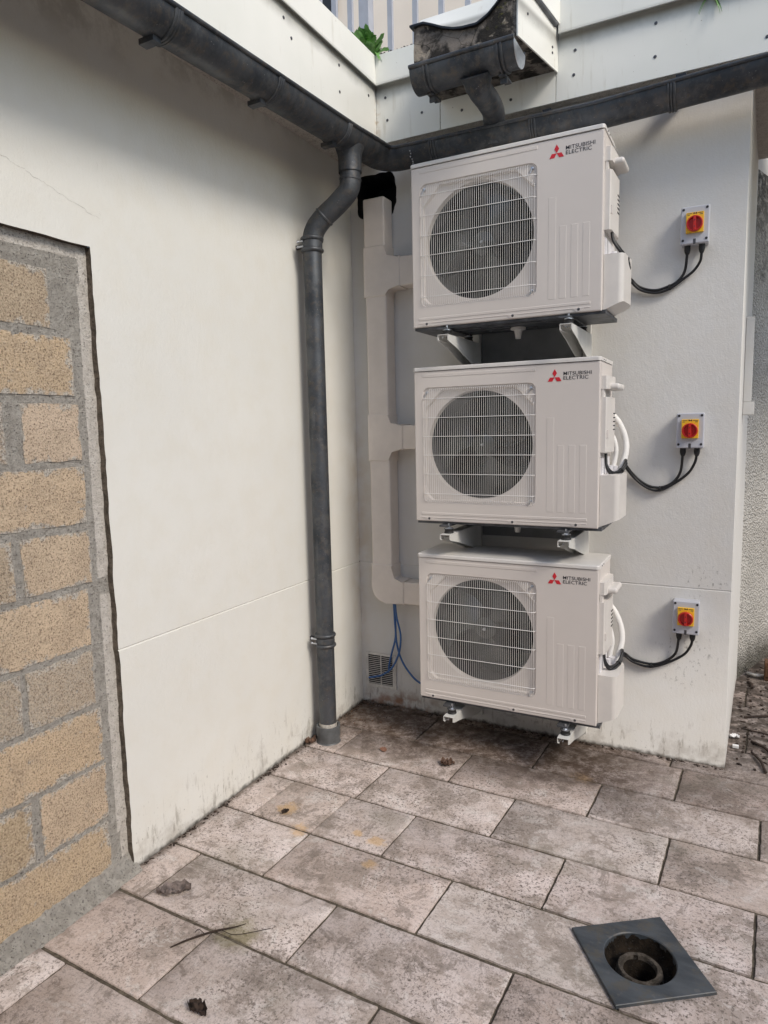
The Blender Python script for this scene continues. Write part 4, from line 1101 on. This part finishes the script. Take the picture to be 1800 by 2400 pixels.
# blue condensate hoses
HZ = .64
hs = [([(.236, -.05, HZ), (.238, -.045, .52), (.236, -.035, .42), (.205, -.025, .32), (.180, -.012, .24), (.166, .01, .17)], 'blue hose whose end goes into the vent grille'),
      ([(.246, -.055, HZ), (.256, -.055, .54), (.275, -.05, .44), (.262, -.045, .34), (.215, -.04, .245), (.150, -.035, .190), (.095, -.03, .168), (.058, -.03, .158)], 'blue hose curling left across the front of the vent grille'),
      ([(.240, -.042, HZ), (.240, -.040, .50), (.244, -.035, .38), (.275, -.03, .28), (.335, -.03, .205), (.39, -.035, .175), (.46, -.05, .16)], 'blue hose curving right behind the lowest outdoor unit')]
for pts, l in hs:
    bm = B(); tube(bm, catmull(pts, 12), .0055, 10); tag(obj('condensate_hose', bm, M['blue'], ang=80), l, 'hose', 'blue hoses below the trunking')
# vent grille
vg = thing('vent_grille', (.125, 0, .2), 'small white slatted vent low in the corner behind the blue hoses', 'vent')
bm = B(); box(bm, -.094, .094, -.003, -.0006, -.097, .098); o = obj('backing', bm, M['black'], vg)
bm = B()
for a in ((-.098, -.082), (.074, .096)): box(bm, a[0], a[1], -.009, -.001, -.10, .10, .002)
for a in ((-.102, -.084), (.088, .103)): box(bm, -.0815, .0735, -.009, -.001, a[0], a[1], .002)
box(bm, -.003, .002, -.0085, -.003, -.0835, .0875)
obj('frame', bm, M['grille'], vg)
bm = B()
for k in range(15):
    z = -.078+.0112*k; pf = [(-.0085, z-.0012), (-.0085, z+.0016), (-.0035, z+.0006), (-.0035, z-.0022)]; dz_ = .002*math.sin(k*1.9)*(k > 8)
    t = B(); prism(t, pf, 'X', -.081, -.0035); addbm(bm, t)
    t = B(); prism(t, pf, 'X', .0025, .073); addbm(bm, t)
obj('slats', bm, M['grille'], vg)

# ---------------------------------------------------------------- slate drain
dr = thing('floor_drain', (DC.x, DC.y, 0), 'open round floor drain in a turned square slate plate', 'drain', rz=R_(35.0))
bm = B(); hs_ = .1475; n = 64; r0 = .100
ringi, ringo = [], []
for k in range(n):
    a = 2*math.pi*(k+.5)/n-math.pi; c_, s_ = math.cos(a), math.sin(a); t = hs_/max(abs(c_), abs(s_))
    ringi.append((r0*c_, r0*s_)); ringo.append((t*c_, t*s_))
for q in range(4):
    sx, sy = ((1, 1), (-1, 1), (-1, -1), (1, -1))[q]; a = math.atan2(sy, sx)
    i = min(range(n), key=lambda k: (ringo[k][0]-sx*hs_)**2+(ringo[k][1]-sy*hs_)**2); ringo[i] = (sx*hs_, sy*hs_)
Z1, Z0 = .0105, -.002
L_ = [[bm.verts.new((x, y, Z0)) for x, y in ringo], [bm.verts.new((x, y, Z1-.0015)) for x, y in ringo], [bm.verts.new((x*.990, y*.990, Z1)) for x, y in ringo], [bm.verts.new((x*1.03, y*1.03, Z1)) for x, y in ringi], [bm.verts.new((x, y, Z1-.003)) for x, y in ringi], [bm.verts.new((x, y, -.012)) for x, y in ringi]]
for a, b in zip(L_, L_[1:]):
    for k in range(n): bm.faces.new((a[k], a[(k+1) % n], b[(k+1) % n], b[k]))
obj('slate_plate', bm, M['slate'], dr)
bm = B(); rr = lathe(bm, [(.1002, .004), (.099, -.02), (.097, -.028), (.090, -.046), (.068, -.048), (.064, -.028), (.060, -.022), (.050, -.023), (.046, -.035), (.042, -.16), (.012, -.17)], (0, 0, 0), 48)
bm.faces.new(rr[-1])
for v in bm.verts: v.co += Vector((noise.noise(v.co*40), noise.noise(v.co*40+Vector((5, 0, 0))), 0))*.003
for f in bm.faces:
    c = f.calc_center_median(); r_ = math.hypot(c.x, c.y); f.material_index = 1 if .047 < r_ < .0665 else 0
    if c.z < -.10: f.material_index = 2
obj('drain_bowl', bm, [M['grimy'], M['grimering'], M['black']], dr)

# ---------------------------------------------------------------- terrace railing, plant, building behind
rail = thing('terrace_railing', (0, .2, 3.4), 'grey vertical bar railing on the terrace above the corner', 'railing')
def robj(name, bm, mat=None):
    o = obj(name, bm, mat or M['rail'], rail); o.location = -Vector(rail.location); return o
def baro(x, y, w=.014):
    bm = B(); box(bm, x-w, x+w, y-w*.7, y+w*.7, ZT-.01, 4.35, .001); robj('bar', bm)
for x in (.161, .307, .454, .599, .745, .89, 1.03, 1.18, 1.32, 1.46): baro(x, .2)
for y in (.055, -.106, -.253, -.40, -.55, -.70): baro(0, y)
bm = B(); box(bm, -.015, .045, .17, .23, ZT-.01, 4.5, .002); robj('corner_post', bm)
bm = B(); box(bm, .046, 1.6, .185, .215, 4.351, 4.38, .002); robj('top_rail', bm)
bm = B(); box(bm, -.015, .015, -.9, .169, 4.351, 4.38, .002); robj('top_rail', bm)

nb = thing('neighbouring_building', (0, 6, 0), 'pale cream building rising behind the terrace railing', 'building')
bm = B(); box(bm, -9, -1.03, 6, 9, 0, 12); box(bm, -1.0301, 9, 6, 9, 0, 9.4)
obj('facade', bm, M['neighbour'], nb, loc=(0, -6, 0))
bm = B(); box(bm, -5.4, -3.55, 5.93, 5.995, 7.62, 9.2, .01); o = obj('window', bm, M['glass'], nb, loc=(0, -6, 0))
# weeds
def leaf(bm, p, d, L, w, droop, up):
    p = Vector(p); d = Vector(d).normalized(); s = d.cross(Vector((0, 0, 1))).normalized(); prev = None
    tw = random.uniform(-.6, .6)
    for i in range(7):
        t = i/6; c = p+d*L*t+Vector((0, 0, up*L*t-droop*L*t*t)); ww = w*math.sin(math.pi*min(1, .12+t*.88))**.7*(1+.25*math.sin(i*2.7+L*90))
        sv = (s+Vector((0, 0, tw*t)))*ww
        row = (bm.verts.new(c-sv+Vector((0, 0, .004))), bm.verts.new(c), bm.verts.new(c+sv+Vector((0, 0, .004))))
        if prev:
            for k in range(2): bm.faces.new((prev[k], prev[k+1], row[k+1], row[k]))
        prev = row
bm = B(); wp = Vector((XFl-.015, YFl+.02, ZT+.01))
for k in range(90):
    a = random.uniform(0, 2*math.pi); leaf(bm, wp+Vector((random.uniform(-.07, .01), random.uniform(-.06, .03), random.uniform(.0, .05))), (math.cos(a), math.sin(a), 0), random.uniform(.04, .085), random.uniform(.010, .020), random.uniform(.2, .9), random.uniform(.5, 1.7))
for k in range(5): leaf(bm, wp+Vector((.01, -.005, .01)), (.7, -.7+.2*k, 0), .05, .010, 1.6, .5)
tag(obj('weed_plant', bm, M['leafgreen'], ang=180), 'bright green leafy weed growing in the gap at the corner of the white parapet', 'plant')
bm = B()
for k in range(8):
    a = random.uniform(math.pi, 2*math.pi); leaf(bm, (1.715+random.uniform(-.02, .02), YF-.004, 3.262), (math.cos(a), -.25, 0), random.uniform(.02, .05), .004, 1.4, random.uniform(-.6, .5))
tag(obj('grass_tuft', bm, M['leafgreen'], ang=180), 'tiny green tuft hanging under the flashing near the top edge of the picture', 'plant')
bm = B(); random.seed(5)
for k in range(60):
    x = XFl+.02+random.random()*.33; s = random.uniform(.003, .008)
    t = B(); bmesh.ops.create_icosphere(t, subdivisions=1, radius=s)
    for v in t.verts: v.co = v.co+Vector((x, YFl+.006+random.uniform(-.004, .02), ZT+.006+s*.3))
    addbm(bm, t)
tag(obj('moss_line', bm, M['bark']), 'dark crumbs of moss along the parapet top beside the green weed', 'moss', kind='stuff')
bm = B(); random.seed(15)
for k in range(26):
    y = -.75-random.random()*.0; leaf(bm, (XFl-.05, -.55-random.random()*.4, ZT+.004), (random.uniform(-1, 1), random.uniform(-1, 1), 0), random.uniform(.04, .10), random.uniform(.004, .012), 1.0, random.uniform(.5, 1.6))
tag(obj('dry_weeds', bm, M['leafdry'], ang=180), 'brown dried weeds on the terrace edge at the foot of the left railing bars', 'dry plant', kind='stuff')

# ---------------------------------------------------------------- debris on the paving
def crumpled(name, c, L, w, rot, mat, label, cat, h=.012, seed=1, group=None):
    bm = B(); n1, n2 = 14, 8; g = {}
    for i in range(n1+1):
        for j in range(n2+1):
            u = i/n1*2-1; v = j/n2*2-1
            ex = math.sqrt(max(.02, 1-u*u*.96))*(1+.35*noise.noise(Vector((u*3, seed, 0))))
            x = u*L/2; y = v*w/2*ex; z = .004+h*abs(noise.noise(Vector((u*2.2, v*2.2, seed*3.1))))*1.6+h*.5*v*v
            g[i, j] = bm.verts.new((x, y, z))
    for i in range(n1):
        for j in range(n2): bm.faces.new((g[i, j], g[i+1, j], g[i+1, j+1], g[i, j+1]))
    r = bmesh.ops.extrude_face_region(bm, geom=bm.faces[:])
    for v in r['geom']:
        if isinstance(v, bmesh.types.BMVert): v.co.z += .0018
    o = obj(name, bm, mat, ang=60); o.location = (c[0], c[1], 0); o.rotation_euler = (0, 0, R_(rot))
    return tag(o, label, cat, group)
crumpled('dead_leaf', (.223, -1.735), .115, .055, 38, M['leafgrey'], 'crumpled grey dead leaf on the paving near the block wall', 'leaf', .022, 2)
crumpled('dead_leaf', (.284, -1.169), .036, .022, 70, M['bark'], 'small black shrivelled leaf on the yellow stained tile', 'leaf', .012, 5)
crumpled('bark_piece', (.637, -2.069), .072, .034, -8, M['bark'], 'dark brown bark piece lying on the paving at the bottom edge of the picture', 'bark', .020, 8)
crumpled('dead_leaf', (.738, -.512), .065, .045, 20, M['leafdry'], 'curled brown leaf on the paving in front of the lowest outdoor unit', 'leaf', .022, 3)
crumpled('dead_leaf', (.030, -.600), .060, .034, 60, M['leafdry'], 'brown leaf at the foot of the downpipe socket', 'leaf', .022, 4)
crumpled('dead_leaf', (.395, -.505), .045, .030, -40, simple('reddish_leaf', (.24, .12, .08), .7), 'small flat reddish leaf on the paving between downpipe and unit', 'leaf', .004, 6)
bm = B(); tube(bm, catmull([(.399, -1.930, .004), (.43, -1.885, .008), (.479, -1.825, .010), (.53, -1.785, .014), (.56, -1.765, .022)], 6), [.0012+.0022*math.sin(math.pi*min(1, .1+i/24)) for i in range(25)], 6)
tube(bm, catmull([(.462, -1.846, .010), (.43, -1.838, .010), (.425, -1.85, .006)], 4), .0012, 5); tube(bm, catmull([(.50, -1.81, .01), (.55, -1.80, .006), (.63, -1.73, .005)], 4), .0010, 5)
tag(obj('twig', bm, M['bark'], ang=80), 'thin dark forked twig lying across the tile joint on the left', 'twig')
random.seed(11)
GR = 'twigs and litter in the passage on the right'
tw = [((1.971, .627), (2.12, .70), .006, 'long dark stick lying across the wet passage beyond the wall'), ((1.99, 1.19), (2.012, 1.10), .009, 'thick short dark stick near the roughcast wall in the passage'),
      ((2.000, .205), (2.052, .02), .006, 'slanting dark twig nearest the end of the back wall'), ((2.00, .33), (2.09, .21), .007, 'dark twig at the right edge, behind the slanting one'),
      ((1.955, .47), (2.15, .40), .004, 'thin curved twig across the middle of the passage')]
for a, b, r_, l in tw:
    mid = ((a[0]+b[0])/2+.008, (a[1]+b[1])/2+.006, .012); bm = B(); tube(bm, catmull([(a[0], a[1], .008), mid, (b[0], b[1], .007)], 6), r_, 7)
    tag(obj('stick', bm, M['bark'], ang=80), l, 'stick', GR)
bm = B(); box(bm, 1.917, 1.944, .228, .246, .003, .017, .002); tag(obj('plastic_chip', bm, M['wplastic']), 'thin white bar of scrap on the passage floor beside the wall end', 'litter', GR)
crumpled('paper_scrap', (1.926, .352), .045, .034, 10, M['wplastic'], 'crumpled white scrap on the passage floor behind the thin bar', 'litter', .014, 9, GR)
bm = B(); tube(bm, catmull([(1.99, 1.34, .012), (2.03, 1.30, .02), (2.08, 1.33, .014)], 6), .010, 8); tag(obj('plastic_strip', bm, M['grille'], ang=80), 'curved pale strip lying at the foot of the roughcast wall', 'litter', GR)
bm = B(); box(bm, 2.078, 2.18, 1.27, 1.36, .002, .115, .006); box(bm, 2.082, 2.176, 1.262, 1.2695, .03, .085, .002); tag(obj('wood_block', bm, M['wood']), 'brown wooden block at the right edge of the picture by the roughcast wall', 'block')
# crumbs (uncountable grit)
bm = B()
def grit(n, fx, mat, label, name, smin, smax):
    bm = B()
    for k in range(n):
        x, y = fx(); s = random.uniform(smin, smax); t = B(); bmesh.ops.create_icosphere(t, subdivisions=1, radius=s)
        sq = random.uniform(.3, .8); rt_ = random.uniform(.5, 2.2); a = random.uniform(0, 3.1)
        for v in t.verts:
            w = v.co+v.co*noise.noise(v.co*90+Vector((k, 0, 0)))*.8; X = w.x*rt_
            v.co = Vector((x+X*math.cos(a)-w.y*math.sin(a), y+X*math.sin(a)+w.y*math.cos(a), s*sq+w.z*sq-.001))
        addbm(bm, t)
    tag(obj(name, bm, mat, ang=60), label, 'grit', kind='stuff')
def near_left():
    y = -random.random()*1.68
    while noise.noise(Vector((y*5, 1, 2))) < random.uniform(-.5, .35): y = -random.random()*1.68
    return (.004+abs(random.gauss(0, .012)), y)
def near_back():
    x = random.random()*1.88
    while noise.noise(Vector((x*5, 7, 2))) < random.uniform(-.5, .35): x = random.random()*1.88
    return (x, -.006-abs(random.gauss(0, .016)))
def passage(): 
    x = 1.93+random.random()*.40; y = .02+random.random()*1.5; return (max(x, 1.91+.016*y*1.5+.02+max(0, y-1.2)*.35), y)
def corner(): return (abs(random.gauss(.0, .12))+.01, -abs(random.gauss(.0, .16))-.01)
grit(320, near_left, M['bark'], 'dark grit along the foot of the left wall', 'soil_grit', .0010, .0050)
grit(340, near_back, M['bark'], 'dark grit along the foot of the back wall', 'soil_grit', .0010, .0050)
grit(360, passage, M['bark'], 'wet leaf litter scattered over the passage floor', 'leaf_litter', .0018, .0075)
grit(150, corner, M['leafdry'], 'brown crumbs gathered in the corner under the trunking', 'soil_grit', .0015, .005)
